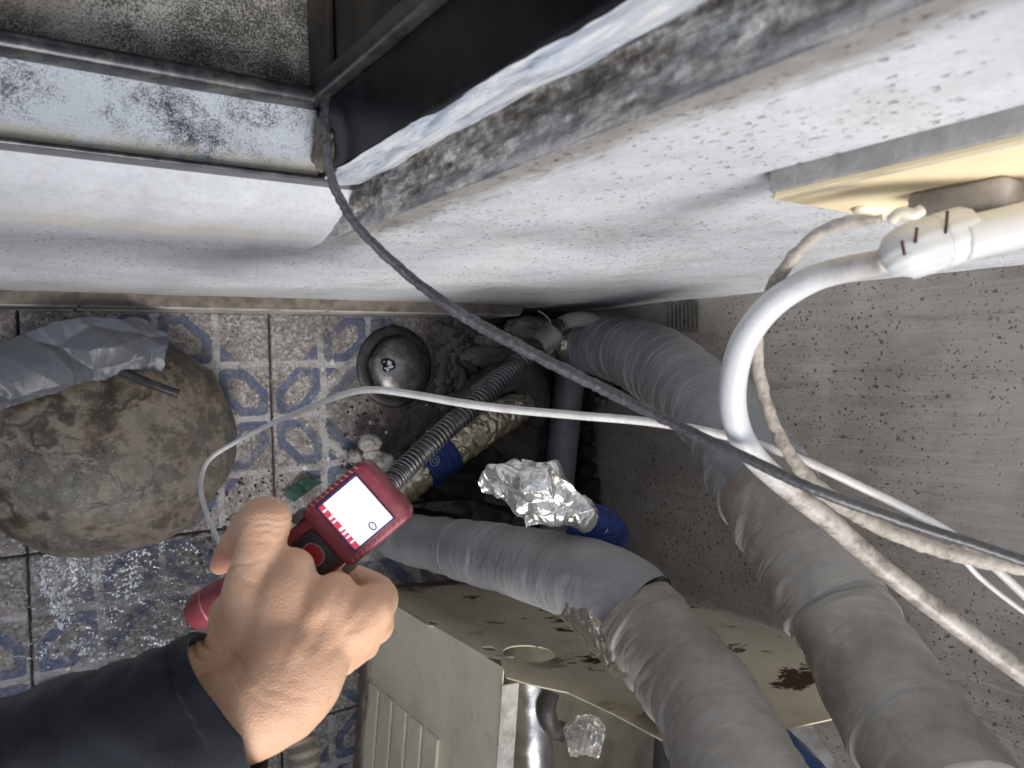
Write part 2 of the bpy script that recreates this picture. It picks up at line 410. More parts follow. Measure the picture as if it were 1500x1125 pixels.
def m_foil(name, tint=(.80, .79, .76), brown=.2, rough=.28):
    g = G(name)
    v = g.vor(90, out='Color'); n = g.noise(45, 6, .7)
    col = g.mix(g.m_('MULTIPLY', g.rng(n, .5, .68), brown), tint, (.33, .24, .15))
    col = g.mix(g.rng(g.noise(120, 4), .5, .8, 0, .35), col, (.45, .44, .42))
    h = g.m_('ADD', g.m_('MULTIPLY', g.noise(180, 3, .6), .5), g.m_('MINIMUM', g.vor(60, feat='DISTANCE_TO_EDGE'), .25))
    return g.out(col, g.rng(n, .3, .7, rough*.7, rough*1.4), .9, g.bump(h, .0012, .8))

def m_frost():
    g = G('frosted_dirty_aluminium')
    n = g.noise(24, 7, .75); s = g.noise(900, 3, .8); wv = g.vor(420, g.sc(g.geo, 1, 1.7, 1), out='Distance')
    f = g.rng(n, .38, .62)
    sp = g.rng(g.m_('ADD', s, g.m_('MULTIPLY', f, .25)), .52, .66)
    col = g.mix(sp, (.07, .08, .09), (.70, .74, .79))
    col = g.mix(g.m_('MULTIPLY', f, .75), col, (.62, .67, .72))
    yb = g.rng(g.xyz(1), .122, .134, 1, 0)
    yb = g.m_('MULTIPLY', yb, g.rng(g.noise(30, 5, .7), .35, .5))
    col = g.mix(g.m_('MULTIPLY', yb, .85), col, (.55, .47, .30))
    return g.out(col, .6, .1, g.bump(s, .0008, .7))
def m_mottled():
    g = G('mottled_dusty_aluminium')
    n = g.noise(14, 7, .75); s = g.noise(800, 4, .85); f = g.rng(n, .36, .64)
    sp = g.rng(g.m_('ADD', s, g.m_('MULTIPLY', f, .16)), .52, .66)
    col = g.mix(sp, (.08, .075, .062), (.66, .64, .58))
    col = g.mix(g.m_('MULTIPLY', g.rng(g.noise(9, 5), .5, .62), .65), col, (.46, .38, .26))
    col = g.mix(g.m_('MULTIPLY', g.rng(g.noise(21, 5), .55, .7), .6), col, (.03, .035, .05))
    return g.out(col, .65, .1, g.bump(s, .0008, .8))
def m_sealant():
    g = G('streaky_white_sealant')
    st = g.noise(1, 6, .7, g.sc(g.geo, 150, 150, 18), dist=.8)
    c = g.ramp(st, [(.32, (.20, .24, .32)), (.45, (.55, .60, .68)), (.58, (.80, .82, .84)), (.75, (.72, .66, .58))])
    return g.out(c, .5, 0, g.bump(st, .003, 1))
def m_beige():
    g = G('rusty_beige_sheet_metal')
    n = g.noise(12, 6, .6)
    c = g.ramp(n, [(.3, (.70, .63, .47)), (.6, (.84, .77, .60)), (.8, (.76, .68, .51))])
    c = g.mix(g.rng(g.noise(30, 7, .75), .56, .72, 0, .4), c, (.30, .25, .18))
    r1 = g.rng(g.noise(10, 8, .70, g.sc(g.geo, 1, 1, 1.8)), .572, .592)
    c = g.mix(g.m_('MULTIPLY', r1, g.rng(g.xyz(0), .46, .56)), c, (.085, .038, .022))
    low = g.m_('ADD', g.xyz(2), g.m_('MULTIPLY', g.noise(22, 6, .7), .10))
    c = g.mix(g.rng(low, .075, .10, .9, 0), c, (.12, .075, .05))
    return g.out(c, .5, 0, g.bump(g.m_('ADD', n, g.m_('MULTIPLY', r1, -.4)), .0012, .6), spec=.4)
def m_stone():
    g = G('wet_brown_boulder')
    a = g.noise(12, 8, .74); b = g.noise(38, 7, .7); e = g.noise(7, 6, .65, dist=1.2)
    c = g.ramp(a, [(.32, (.030, .022, .017)), (.43, (.10, .077, .055)), (.52, (.21, .178, .138)), (.60, (.14, .125, .10)), (.70, (.27, .24, .19))])
    c = g.mix(g.rng(b, .58, .74, 0, .6), c, (.22, .19, .15))
    c = g.mix(g.rng(g.noise(9, 8, .78), .52, .56, 0, .75), c, (.045, .032, .024))
    c = g.mix(g.rng(g.noise(4.5, 5, .7), .55, .66, 0, .5), c, (.17, .18, .16))
    c = g.mix(g.m_('MULTIPLY', g.rng(g.m_('ABSOLUTE', g.m_('SUBTRACT', e, .47)), 0, .012, .8, 0), g.rng(g.noise(5), .45, .52)), c, (.022, .016, .012))
    wl_ = g.m_('MULTIPLY', g.rng(g.m_('ABSOLUTE', g.m_('SUBTRACT', g.noise(5.5, 5, .6), .5)), .006, .024, .85, 0), g.rng(g.noise(3, 2), .38, .48)); c = g.mix(wl_, c, (.040, .028, .020))
    sp = g.m_('MULTIPLY', g.rng(g.vor(240), .10, .16, 1, 0), g.rng(g.noise(18, 4), .55, .64)); c = g.mix(sp, c, (.45, .44, .42))
    return g.out(c, g.rng(a, .3, .7, .34, .62), 0, g.bump(g.m_('ADD', a, g.m_('MULTIPLY', b, .5)), .0035, .6), spec=.45)
def m_skin():
    g = G('skin')
    n = g.noise(28, 5, .6); c = g.ramp(n, [(.3, (.86, .50, .32)), (.55, (.92, .565, .37)), (.8, (.94, .63, .44))])
    c = g.mix(g.rng(g.noise(55, 4), .6, .75, 0, .3), c, (.62, .25, .17))
    pk = g.near(tuple(P(318, 825, .455)), .006, .016, (1, 1, 1), .004, 60); c = g.mix(g.m_('MULTIPLY', pk, .7), c, (.72, .30, .24))
    ln = g.noise(1, 5, .65, g.sc(g.geo, 130, 260, 200), dist=1.2)
    h = g.m_('ADD', g.m_('MULTIPLY', ln, .6), g.m_('MULTIPLY', g.vor(620, feat='DISTANCE_TO_EDGE'), .9))
    c = g.mix(g.rng(g.noise(700, 2, .7), .58, .7, 0, .25), c, (.62, .33, .24)); vein = g.rng(g.m_('ABSOLUTE', g.m_('SUBTRACT', g.noise(11, 2, .4), .5)), 0, .02, .16, 0); c = g.mix(vein, c, (.52, .40, .36))
    return g.out(c, .46, 0, g.bump(h, .0008, .7), spec=.4, Subsurface_Weight=.12, Subsurface_Radius=(.012, .005, .003), Subsurface_Scale=.5)
def m_sleeve():
    g = G('navy_cloth'); n = g.noise(20, 5, .6); wv = g.noise(900, 2, .6)
    c = g.ramp(n, [(.3, (.012, .013, .018)), (.7, (.030, .033, .042))])
    c = g.mix(g.m_('MULTIPLY', g.rng(g.noise(1500, 2, .9), .66, .72), .4), c, (.25, .27, .30))
    return g.out(c, .85, 0, g.bump(wv, .0004, .6), spec=.2, Sheen_Weight=.2)
def m_water():
    g = G('dirty_water')
    s = g.b.inputs; s['Transmission Weight'].default_value = 1; s['IOR'].default_value = 1.33; s['Base Color'].default_value = (.75, .76, .78, 1)
    s['Roughness'].default_value = .03
    g.link(g.bump(g.noise(140, 3, .6), .0008, .6), s['Normal']); return g.m

WHITEW = m_white_wall(); REVEAL = m_reveal(); GREYW = m_grey_wall(); TILE = m_tile()
GROUT = simple('dark_grout', (.035, .03, .027), .7, var=.5)
CONC = simple('old_concrete', (.26, .25, .23), .85, f=12)
TAPE1 = m_tape('grey_vinyl_tape', (.245, .246, .25), (.355, .356, .36))
TAPE2 = m_tape('beige_grey_tape', (.33, .31, .28), (.43, .41, .375), .25)
FOIL = m_foil('crumpled_foil'); FOILD = m_foil('dirty_foil', (.60, .55, .44), .8, .3)
FROST = m_frost(); MOTT = m_mottled(); SEAL = m_sealant(); BEIGE = m_beige(); STONE = m_stone()
SKIN = m_skin(); SLEEVE = m_sleeve(); WATER = m_water()
BLACKF = simple('black_anodised_frame', (.007, .0075, .010), .32, 0, .4, 30, .0001, (.06, .06, .065), .15, 60, spec=.2)
BLACKR = simple('black_rail', (.05, .052, .057), .3, .5, .3, 60, .0001, (.25, .23, .20), .4, 60)
BLACKP = simple('black_plastic', (.018, .018, .02), .4, 0, .4, 50, .0002, (.10, .09, .085), .4, 30)
BLACKC = simple('black_cable_sheath', (.068, .068, .073), .4, 0, .3, 60, .0002, (.20, .20, .215), .5, 420)
WHITEP = simple('white_plastic', (.60, .61, .61), .38, 0, .08, 30, .0001, (.50, .46, .40), .35, 50)
WHITEC = simple('white_cable_sheath', (.68, .67, .65), .45, 0, .12, 50, .0003, (.36, .32, .27), .5, 60)
DIRTYC = simple('dirty_cream_cable', (.55, .50, .43), .6, 0, .25, 90, .001, (.20, .155, .12), .8, 90)
CREAM = simple('cream_plastic', (.95, .79, .52), .4, 0, .06, 15, .0001)
CREAML = simple('pale_cream_plastic', (.80, .74, .60), .4, 0, .08, 25, .0001)
GASK = simple('grey_backing', (.46, .44, .43), .8, 0, .25, 60, .001)
STEEL = simple('worn_drain_steel', (.28, .27, .26), .30, .85, .45, 55, .0006, (.05, .045, .04), .7, 38)
DSTEEL = simple('blackened_steel', (.09, .085, .08), .35, .7, .4, 60, .001)
GALV = simple('galvanised_steel', (.62, .62, .61), .24, .9, .3, 25, .0003, (.25, .23, .2), .4, 30)
PVC = simple('grey_pvc', (.17, .18, .20), .45, 0, .2, 30, .0003, (.09, .075, .06), .6, 20)
RUBBER = simple('dusty_black_rubber', (.045, .042, .04), .5, 0, .4, 30, .0006, (.12, .105, .09), .6, 20)
COIL = simple('dull_wire', (.36, .37, .40), .35, .6, .2)
BLUEL = simple('blue_foil_label', (.012, .035, .17), .22, .35, .3, 70, .002)
SILV = simple('silver_print', (.40, .46, .60), .3, .5, .2)
TARP = simple('grey_plastic_sheet', (.095, .102, .118), .42, 0, .15, 12, .0003, (.09, .085, .08), .35, 14)
PUTTY = simple('dirty_white_foam', (.42, .40, .37), .85, 0, .25, 50, .0015, (.16, .13, .11), .6, 30)
TAR = simple('black_sealant', (.018, .018, .018), .5, 0, .5, 80, .004)
PEB = simple('grey_stone', (.17, .155, .135), .6, 0, .45, 50, .002, (.06, .05, .04), .6, 25)
MUD = simple('wet_mud', (.045, .036, .03), .3, 0, .6, 90, .003)
RED = simple('maroon_plastic', (.26, .042, .062), .42, 0, .15, 50, .0001, (.42, .17, .15), .3, 110)
REDL = simple('worn_ridge_plastic', (.50, .16, .14), .5, 0, .2)
REDB = simple('red_button_plastic', (.36, .02, .03), .35, 0, .1)
DGREY = simple('charcoal_plastic', (.03, .03, .032), .4, 0, .2)
OLIVE = simple('grey_brown_rubber', (.16, .145, .125), .5, 0, .2)
GREEN = simple('green_plastic', (.006, .05, .035), .4, 0, .3)
BLUET = simple('blue_tape', (.03, .11, .30), .4, 0, .2, 30)
HOSEW = m_hose(); HOSE = simple('beige_hose', (.30, .26, .20), .55, 0, .25, 60, .0006, (.12, .10, .08), .5, 50)
PALE = simple('dusty_metal_flange', (.50, .48, .45), .6, 0, .3, 60, .0008, (.24, .20, .16), .7, 45)
DARKIN = simple('dark_interior', (.05, .045, .04), .8, 0, .4)
PLASTIC = G('clear_plastic'); PLASTIC.b.inputs['Transmission Weight'].default_value = .85; PLASTIC.b.inputs['Roughness'].default_value = .12
PLASTIC = PLASTIC.out((.7, .7, .69), .15, 0)
def emis(name, c, st):
    g = G(name); g.b.inputs['Base Color'].default_value = (.02, .02, .02, 1); g.b.inputs['Roughness'].default_value = .15
    g.b.inputs['Emission Color'].default_value = (*c, 1); g.b.inputs['Emission Strength'].default_value = st; return g.m
SCRW = emis('lit_screen', (.93, .96, 1), .80); SCRR = emis('lit_screen_red', (.75, .05, .10), .6); SCRD = emis('lit_screen_ink', (.02, .03, .07), .5)
SCRP = emis('lit_screen_pale_print', (.78, .80, .84), .72)

WA, WB = .0905, .889          # wall planes: y = WA (window wall), x = WB (grey wall)
# ------------------------------------------------------------------ floor
floor = mk('floor', *sheet(lambda U, V: np.stack([U, V, U*0-.007], -1), np.linspace(-3, 3, 7), np.linspace(-3, .3, 5), flip=False), GROUT, origin=(0, 0, 0), kind='structure')
TS = .2965; nT = 190
def tile_mesh():
    a = np.linspace(-TS/2, TS/2, nT)
    U, V = np.meshgrid(a, a, indexing='ij'); p = np.abs(U)/.0742; q = np.abs(V)/.0742   # cell units 0..2
    def seg(px_, py_, ax, ay, bx, by):
        dx, dy = bx-ax, by-ay; t = np.clip(((px_-ax)*dx+(py_-ay)*dy)/(dx*dx+dy*dy), 0, 1)
        return np.hypot(px_-ax-t*dx, py_-ay-t*dy)
    light = np.minimum.reduce([np.where(q < 1.15, np.abs(p-1), 9), np.where(p < 1.15, np.abs(q-1), 9), np.abs(q)+9*(p < .95), np.abs(p)+9*(q < .95)])-.085
    light = np.minimum(light, np.where(np.maximum(p, q) < 1.0, np.abs(p+q-1.45)-.07, 9))
    light = np.minimum(light, np.where((np.maximum(p, q) > 1) & (np.minimum(p, q) > .98), np.minimum(p, q)-1.085, 9))
    def hexd(x, y):   # elongated hexagon in the unit cell, long axis from outer/low to inner/high
        pts = [(1.14, .14+.72), (1.14, .52), (1.45, .14), (1.86, .14), (1.86, .48), (1.5, .86)]
        return np.minimum.reduce([seg(x, y, *pts[i], *pts[(i+1) % 6]) for i in range(6)])-.085
    blue = np.minimum(hexd(p, q), hexd(q, p))
    blue = np.minimum(blue, np.where((p > 1.1) & (q > 1.1), (p+q-2.2-.32)/1.4, 9))
    t = (1-p)+(1-q)
    blue = np.minimum(blue, np.where(np.maximum(p, q) < .93, np.maximum((t-.36)/1.4, -9), 9))
    blue = np.minimum(blue, np.where(np.maximum(p, q) < .95, np.maximum((t-1.0), .70-t)/1.4, 9))
    Z = fbm(np.stack([U, V, U*0], -1), 40, 5, 3)*.0004
    e = np.minimum(TS/2-np.abs(U), TS/2-np.abs(V)); Z = Z-.0018*np.exp(-e/.0016)
    v = np.stack([U, V, Z], -1).reshape(-1, 3); f = gridf(nT, nT)
    # skirt
    ring = [i*nT for i in range(nT)]+[(nT-1)*nT+j for j in range(1, nT)]+[i*nT+nT-1 for i in range(nT-2, -1, -1)]+[j for j in range(nT-2, 0, -1)]
    b = len(v); sk = v[ring].copy(); sk[:, 2] = -.008; m = len(ring)
    f2 = np.array([(ring[i], ring[(i+1) % m], b+(i+1) % m, b+i) for i in range(m)])
    A = lambda x: np.r_[(x*.0742).ravel(), np.full(m, .05)]
    return np.vstack([v, sk]), np.vstack([f, f2]), {'light': A(light), 'blue': A(blue)}
tv, tf, ta = tile_mesh()
t0 = None
rg = random.Random(4)
for i, tx in enumerate((.17-.6, .17-.3, .17, .47, .77)):
    for j, ty in enumerate((-.072, -.372, -.672, -.972)):
        if t0 is None:
            t0 = mk('tile', tv, tf, TILE, floor, origin=(0, 0, 0), attrs=ta); o = t0
        else:
            o = t0.copy(); C.objects.link(o); o.parent = floor
        o.location = (tx, ty, rg.uniform(-.0008, .0008)); o.rotation_euler = (rg.uniform(-.003, .003), rg.uniform(-.003, .003), 0)
# concrete screed beyond the tiled part
for nm, (x0, x1, y0, y1) in {'a': (-3, -.585, -3, .3), 'b': (-.585, .93, -3, -1.13)}.items():
    mk('concrete_screed', *sheet(lambda U, V: np.stack([U, V, U*0-.002+.001*fbm(np.stack([U, V, U*0], -1), 3)], -1), np.linspace(x0, x1, 30), np.linspace(y0, y1, 30)), CONC, floor, origin=(0, 0, 0))

# ------------------------------------------------------------------ window wall
SX = .2016; ZF = .62; YF = .119
wa = thing('wall', 'white pitted cement wall under and beside the black window, lit from above', 'wall', (0, WA, 0))
def disp_wall(p, n, amp=.0006):
    p = p.reshape(-1, 3); d = (fbm(p, 9, 3, 4)*amp*1.3+fbm(p, 60, 9, 2)*amp*.25)*np.clip((p[:, 0]-SX)/.03, 0, 1)
    return p+np.array(n)*d[:, None]
# right of the window: big face
v, f = sheet(lambda U, V: np.stack([U, U*0+WA, V], -1), np.linspace(SX, WB+.01, 200), np.linspace(-.02, 1.35, 330))
mk('wall_face', disp_wall(v, (0, -1, 0)), f, WHITEW, wa)
v, f = sheet(lambda U, V: np.stack([U, U*0+WA, V], -1), np.linspace(SX, WB+.01, 8), np.linspace(1.35, 2.4, 12))
mk('wall_face', disp_wall(v, (0, -1, 0)), f, WHITEW, wa)
# below the window: face, rounded shoulder and sloping mortar sill
prof = np.array([(WA, -.02), (WA, .2), (WA, .40), (WA, .52), (WA+.0008, .542), (WA+.004, .558), (WA+.009, .574), (WA+.014, .588), (WA+.021, .598), (YF-.0012, .6065), (YF+.004, .607), (.2, .598)])
pd = np.r_[0, np.cumsum(np.linalg.norm(np.diff(prof, axis=0), axis=1))]
ss = np.r_[np.linspace(0, pd[3], 110)[:-1], np.linspace(pd[3], pd[-1], 70)]
def lower(U, V):
    y = np.interp(V, pd, prof[:, 0]); z = np.interp(V, pd, prof[:, 1])
    p = np.stack([U, y, z], -1); k = np.clip((z-.52)/.05, 0, 1)*np.clip((SX-U)/.02, 0, 1)**.5
    k = k*np.clip((YF-.001-y)/.012, 0, 1); e_ = np.clip((YF-.001-y)/.026, 0, 1)**.7; b_ = np.stack([U, V, 0*U], -1); d = fbm(p*np.array([1, 0, 1]), 9, 3, 4)*.0008*e_*np.clip((SX-U)/.03, 0, 1)+fbm(b_, 60, 9, 2)*.0003+k*fbm(b_, 30, 12, 4)*.0011
    p[..., 1] -= d*(1-.2*k); p[..., 2] += d*k*.4; return p
v, f = sheet(lower, np.linspace(-1.4, SX+.0025, 420), ss); mk('wall_face', v, f, WHITEW, wa)
# rough plaster reveal facing the window
def rev(U, V):
    p = np.stack([SX+0*U, WA+U*(.040), V], -1)
    k = np.abs(np.sin(np.clip(U, 0, 1)*np.pi))**.6
    l = fbm(p*np.array([1, 1, .4]), 90, 20, 4)*.0024+np.abs(fbm(p*np.array([1, 1, .35]), 190, 24, 3))*.0016
    p[..., 0] += (-.002*k+l*k)+.0004; return p
v, f = sheet(rev, np.linspace(-.01, 1, 34), np.linspace(.53, 1.45, 640)); mk('plaster_reveal', v, f, REVEAL, wa)
mb = MB().box((SX+.003, WA+.004, 0), (WB+.12, .32, 2.4)).box((-1.4, WA+.012, -.02), (SX+.004, .32, .53)).box((-1.4, YF+.002, .53), (SX+.004, .32, .59))
mk('wall_core', mb.v, mb.f, CONC, wa, smooth=False)
# skirting
for i in range(8):
    x0 = -1.12+i*.3-.0; x1 = x0+.2975
    if x0 > .7: continue
    mb = MB().box((x0, .0750+rg.uniform(-.0006, .0006), -.004), (min(x1, .70), WA+.002, .078+rg.uniform(-.001, .001)), .0015)
    mk('skirting_tile', mb.v, mb.f, simple('skirting_glaze', (.40, .38, .35), .45, 0, .3, 30, .0005, (.12, .10, .085), .75, 22) if i == 0 else bpy.data.materials['skirting_glaze'], wa)
def dirtstrip(U, V):
    p = np.stack([U, .0765+V*(WA-.076), .079+V*.010], -1); p[..., 2] += .0022*fbm(p, 50, 41, 4)+.001; return p
v, f = sheet(dirtstrip, np.linspace(-1.1, .70, 500), np.linspace(0, 1, 8), flip=False)
mk('dirt_ledge', v, f, simple('ledge_dirt', (.17, .145, .12), .9, 0, .5, 60, .002), wa)

# ------------------------------------------------------------------ grey side wall
wb = thing('wall', 'grey brown cement wall full of small dark pits, behind the taped pipes', 'wall', (WB, 0, 0))
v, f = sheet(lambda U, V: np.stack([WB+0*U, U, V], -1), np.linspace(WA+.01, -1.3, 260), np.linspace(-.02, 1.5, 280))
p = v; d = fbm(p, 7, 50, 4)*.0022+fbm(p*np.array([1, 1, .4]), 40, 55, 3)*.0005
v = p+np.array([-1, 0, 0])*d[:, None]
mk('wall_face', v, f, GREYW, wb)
mb = MB().box((WB+.006, WA, -.02), (WB+.12, -2.4, 1.5)); mk('wall_core', mb.v, mb.f, CONC, wb, smooth=False)
# crumbling mortar fillet along the foot
def fil(U, V):
    p = np.stack([WB-.034+V*.034, U, .002+.042*V**1.6], -1); d = fbm(p, 30, 61, 4)
    p[..., 2] += d*.006; p[..., 0] -= d*.005; return p
v, f = sheet(fil, np.linspace(.09, -.37, 240), np.linspace(0, 1, 18)); mk('mortar_fillet', v, f, simple('brown_mortar', (.12, .10, .082), .8, 0, .45, 40, .003), wb)
# scrap of reinforcing mesh set in the render
q0 = PX(1002, 466, WB-.003); mb = MB()
for i in range(7): mb.box(q0+np.array([-.001, -.022+i*.007, -.03]), q0+np.array([.001, -.020+i*.007, .03]))
for i in range(8): mb.box(q0+np.array([-.0016, -.024, -.030+i*.0085]), q0+np.array([.0012, .024, -.028+i*.0085]))
mk('mesh_scrap', mb.v, mb.f, simple('mesh_grey', (.17, .16, .145), .7), wb, smooth=False)

# ------------------------------------------------------------------ window
win = thing('window', 'black framed window with dirty frosted sill track at upper left', 'window', (SX-.03, YF, ZF))
XJ = .173
def ext(profile, x0, x1, nx, mat, name, jit=0, seed=0):
    pr = np.array(profile)
    def fn(U, V):
        p = np.stack([U, np.interp(V, np.arange(len(pr)), pr[:, 0]), np.interp(V, np.arange(len(pr)), pr[:, 1])], -1)
        if jit: p[..., 2] += jit*fbm(p, 60, seed, 3)
        return p
    m = 6 if jit else 1
    v, f = sheet(fn, np.linspace(x0, x1, nx), np.linspace(0, len(pr)-1, (len(pr)-1)*m+1)); return mk(name, v, f, mat, win, smooth=bool(jit))
ext([(YF-.0015, .606), (YF-.0015, ZF), (YF-.0015, ZF+.001), (YF+.0015, ZF+.001), (YF+.0015, ZF-.003)], -1.4, SX-.0015, 2, BLACKR, 'front_lip')
ext([(YF+.0015, ZF-.003), (YF+.020, ZF-.0035), (YF+.044, ZF-.003)], -1.4, XJ, 260, FROST, 'sill_track', .0005, 70)
ext([(YF+.0435, ZF-.004), (YF+.0435, ZF+.009), (YF+.0452, ZF+.0115), (YF+.049, ZF+.0122), (YF+.0525, ZF+.0115), (YF+.054, ZF+.009), (YF+.054, ZF-.015)], -1.4, XJ-.004, 2, BLACKR, 'sash_rail')
ext([(YF+.0545, ZF-.014), (YF+.10, ZF-.016), (YF+.16, ZF-.018)], -1.4, XJ+.004, 220, MOTT, 'inner_tray', .0007, 75)
mb = MB().box((XJ, YF+.0006, ZF-.002), (XJ+.02, YF+.044, 2.1), .0008); mk('jamb_panel', mb.v, mb.f, BLACKF, win, smooth=False)
mb = MB().box((XJ-.0075, YF+.0445, ZF-.012), (XJ+.016, YF+.058, 2.1), .003); mk('jamb_post', mb.v, mb.f, BLACKR, win)
mb = MB().box((XJ+.006, YF+.0585, ZF-.03), (XJ+.012, YF+.17, 2.1)).box((XJ-.0, YF+.062, ZF-.016), (XJ+.004, YF+.17, ZF+.02), .001); mk('inner_jamb', mb.v, mb.f, simple('brown_grime', (.07, .055, .042), .8, 0, .5), win, smooth=False)
mb = MB().box((-1.4, YF+.165, ZF-.03), (XJ+.02, YF+.18, 2.1)); mk('sash_glass', mb.v, mb.f, simple('dark_glass', (.01, .012, .015), .1), win, smooth=False)
def sl(U, V):
    p = np.stack([XJ+.0005+U*(SX-XJ), YF+.001-.003*np.sin(U*np.pi), V], -1); p[..., 1] += .0013*fbm(p*np.array([1, 1, .3]), 90, 80, 3); return p
v, f = sheet(sl, np.linspace(0, 1, 24), np.linspace(ZF+.001, 1.45, 400)); mk('sealant_strip', v, f, SEAL, win)
# crust of old sealant at the frame corner
v, f = blob(P(560, 246, .50), .012, .004, .003, 2, .3, 5, 20, 30); mk('sealant_crust', v, f, simple('chalky_sealant', (.6, .58, .54), .8, f=80, bumpd=.001), win)
mb = MB(); q0 = PZ(492, 200, ZF-.001)
v, f = blob(np.array([XJ+.001, .138, ZF+.008]), .0065, .016, .016, 2.5, .35, 8, 30, 40); mk('grime_patch', v, f, simple('brown_grime2', (.16, .135, .11), .9, f=90, bumpd=.001), win)
mb = MB().box(PZ(487, 141, ZF)+np.array([-.002, -.002, -.002]), PZ(487, 141, ZF)+np.array([.002, .002, .005]), .0008); mk('screw', mb.v, mb.f, PALE, win)

# ------------------------------------------------------------------ unseen low wall and tall column, added to shade floor and window wall
pw = thing('shade_wall', 'unseen concrete wall and column added to shade the floor and window wall', 'shade blocker', (0, -1.3, 0))
mb = MB().box((-3, -1.42, -.02), (1.01, -1.3, 1.02), .004); mk('shade_wall_body', mb.v, mb.f, CONC, pw, smooth=False)
mb = MB().box((-1.0, -1.28, 1.021), (-.28, -1.02, 2.4), .006).box((-1.0, -1.298, -.02), (-.28, -1.02, 1.02), .006); mk('shade_pillar', mb.v, mb.f, CONC, pw, smooth=False)  # unseen column, added to darken the left part of the window wall

# ------------------------------------------------------------------ cream outlet cover with connector
YB = .078; CX0, CX1, CZ0, CZ1 = .3173, .4295, .849, 1.25
oc = thing('outlet_cover', 'cream plastic cover plate on a grey backing, high on the white wall', 'outlet cover', (CX0, WA, CZ0))
def backing(U, V):
    return np.stack([U, V, U], -1)
mb = MB().box((CX0-.0006, YB+.0022, CZ0+.001), (CX1, WA+.003, CZ1), .0012); mk('backing_pad', mb.v, mb.f, GASK, oc)
out = [(CX0, CZ0+.004), (CX0+.003, CZ0), (CX1-.022, CZ0-.003), (CX1-.004, CZ0), (CX1, CZ0+.006), (CX1, CZ1), (CX0, CZ1)]
v, f = prism(out, [], .0022, lambda a, b, z: np.array([a, YB-z*-1 if False else YB+z+.0022, b])); mk('cover_plate', v, f, CREAM, oc, smooth=False)
mb = MB().box((CX0+.0015, YB-.0008, CZ0+.02), (CX0+.0035, YB+.001, CZ1), .0004).box((CX1-.030, YB-.0055, CZ0+.012), (CX1-.002, YB+.001, CZ1), .0015); mk('raised_rim', mb.v, mb.f, CREAML, oc)
v, f = blob((CX1-.036, YB-.001, CZ0+.011), .017, .0045, .009, 1.5, .08, 3, 24, 40); mk('latch_tab', v, f, CREAML, oc)
v, fl, uv = tube([P(1306, 322, .318), P(1318, 312, .314), P(1338, 314, .312), P(1350, 308, .312)], [.0024]*4, 20, 10); mk('latch_hook', v, fl, CREAML, oc)

cn = thing('conduit', 'white plastic conduit with slotted connector under the cream cover', 'conduit', P(1400, 345, .34))
ax = [(1302, 383, .344, 23), (1312, 379, .342, 27), (1318, 375, .340, 36), (1330, 370, .339, 40), (1352, 362, .339, 41), (1384, 352, .339, 41), (1412, 343, .339, 40), (1420, 341, .339, 34)]
v, fl, uv = tube(px(ax), prad(ax), 90, 44, lambda s, t, p: -.0009*np.exp(-((s-.022)/.0008)**2)+.0003*np.sin(t*12)); mk('connector', v, fl, WHITEP, cn)
ax = [(1404, 352, .336, 33), (1450, 341, .336, 33), (1540, 320, .335, 33), (1700, 285, .335, 33)]
v, fl, uv = tube(px(ax), prad(ax), 60, 40); mk('conduit_tube', v, fl, WHITEP, cn)
mb = MB().box((CX0+.052, YB-.014, CZ0+.04), (CX0+.072, YB, CZ0+.085), .003); mk('clamp_body', mb.v, mb.f, GASK, cn)
for (a, b) in (((1321, 352), (1325, 374)), ((1343, 333), (1341, 356)), ((1388, 309), (1385, 342))):
    v, fl, uv = tube([P(*a, .3262), P(*b, .3268)], [.0007]*2, 6, 8); mk('slot', v, fl, simple('slot_brown', (.07, .03, .025), .8) if 'slot_brown' not in bpy.data.materials else bpy.data.materials['slot_brown'], cn, smooth=False)

# ------------------------------------------------------------------ cables
def cable(name, pl, rad, mat, label, cat, n=220, k=14, disp=None):
    pts = px(pl); b = pts[len(pts)//2]
    v, fl, uv = tube(pts, rad, n, k, disp); return mk(name, v, fl, mat, None, origin=b, uv=uv, label=label, cat=cat)
twin = lambda s, t, p: -.0010*np.exp(-((np.cos(t)/.22)**2))+(.00022+.0003*(s < .33))*fbm(p, 420, 3, 2)
cable('black_cable', [(477, 136, .460), (476, 175, .452), (479, 215, .450), (486, 262, .452), (505, 305, .456), (540, 350, .457), (600, 405, .46), (660, 450, .455), (700, 475, .455),
      (800, 528, .45), (900, 578, .445), (1000, 627, .43), (1100, 674, .41), (1200, 720, .40), (1330, 766, .40), (1420, 795, .40), (1520, 828, .40), (1640, 860, .40)],
      [.0023, .0025, .0027, .0028, .0028, .0028, .0030, .0034, .0036, .0036, .0034, .0031, .003, .003, .003, .003, .003, .003], BLACKC, 'dusty black cable running from the window corner across the pipes', 'cable', 420, 16, twin)
cable('white_cable', [(345, 830, .52), (322, 795, .53), (303, 752, .55), (294, 712, .57), (306, 674, .58), (350, 645, .58), (400, 620, .57), (460, 594, .55), (510, 576, .53), (548, 571, .52), (600, 577, .51),
      (680, 591, .49), (750, 600, .48), (850, 609, .47), (950, 618, .465), (1040, 633, .46), (1120, 654, .455), (1190, 680, .45), (1250, 708, .45), (1320, 742, .45), (1390, 780, .45), (1450, 825, .45), (1530, 900, .45)],
      [.0018, .0018, .0018, .0018, .0018, .0018, .0019, .0021, .0023, .0024, .0025]+[.0026]*12, WHITEC, 'thin white cable curving from the hand past the drain and over the pipe', 'cable', 420, 12)
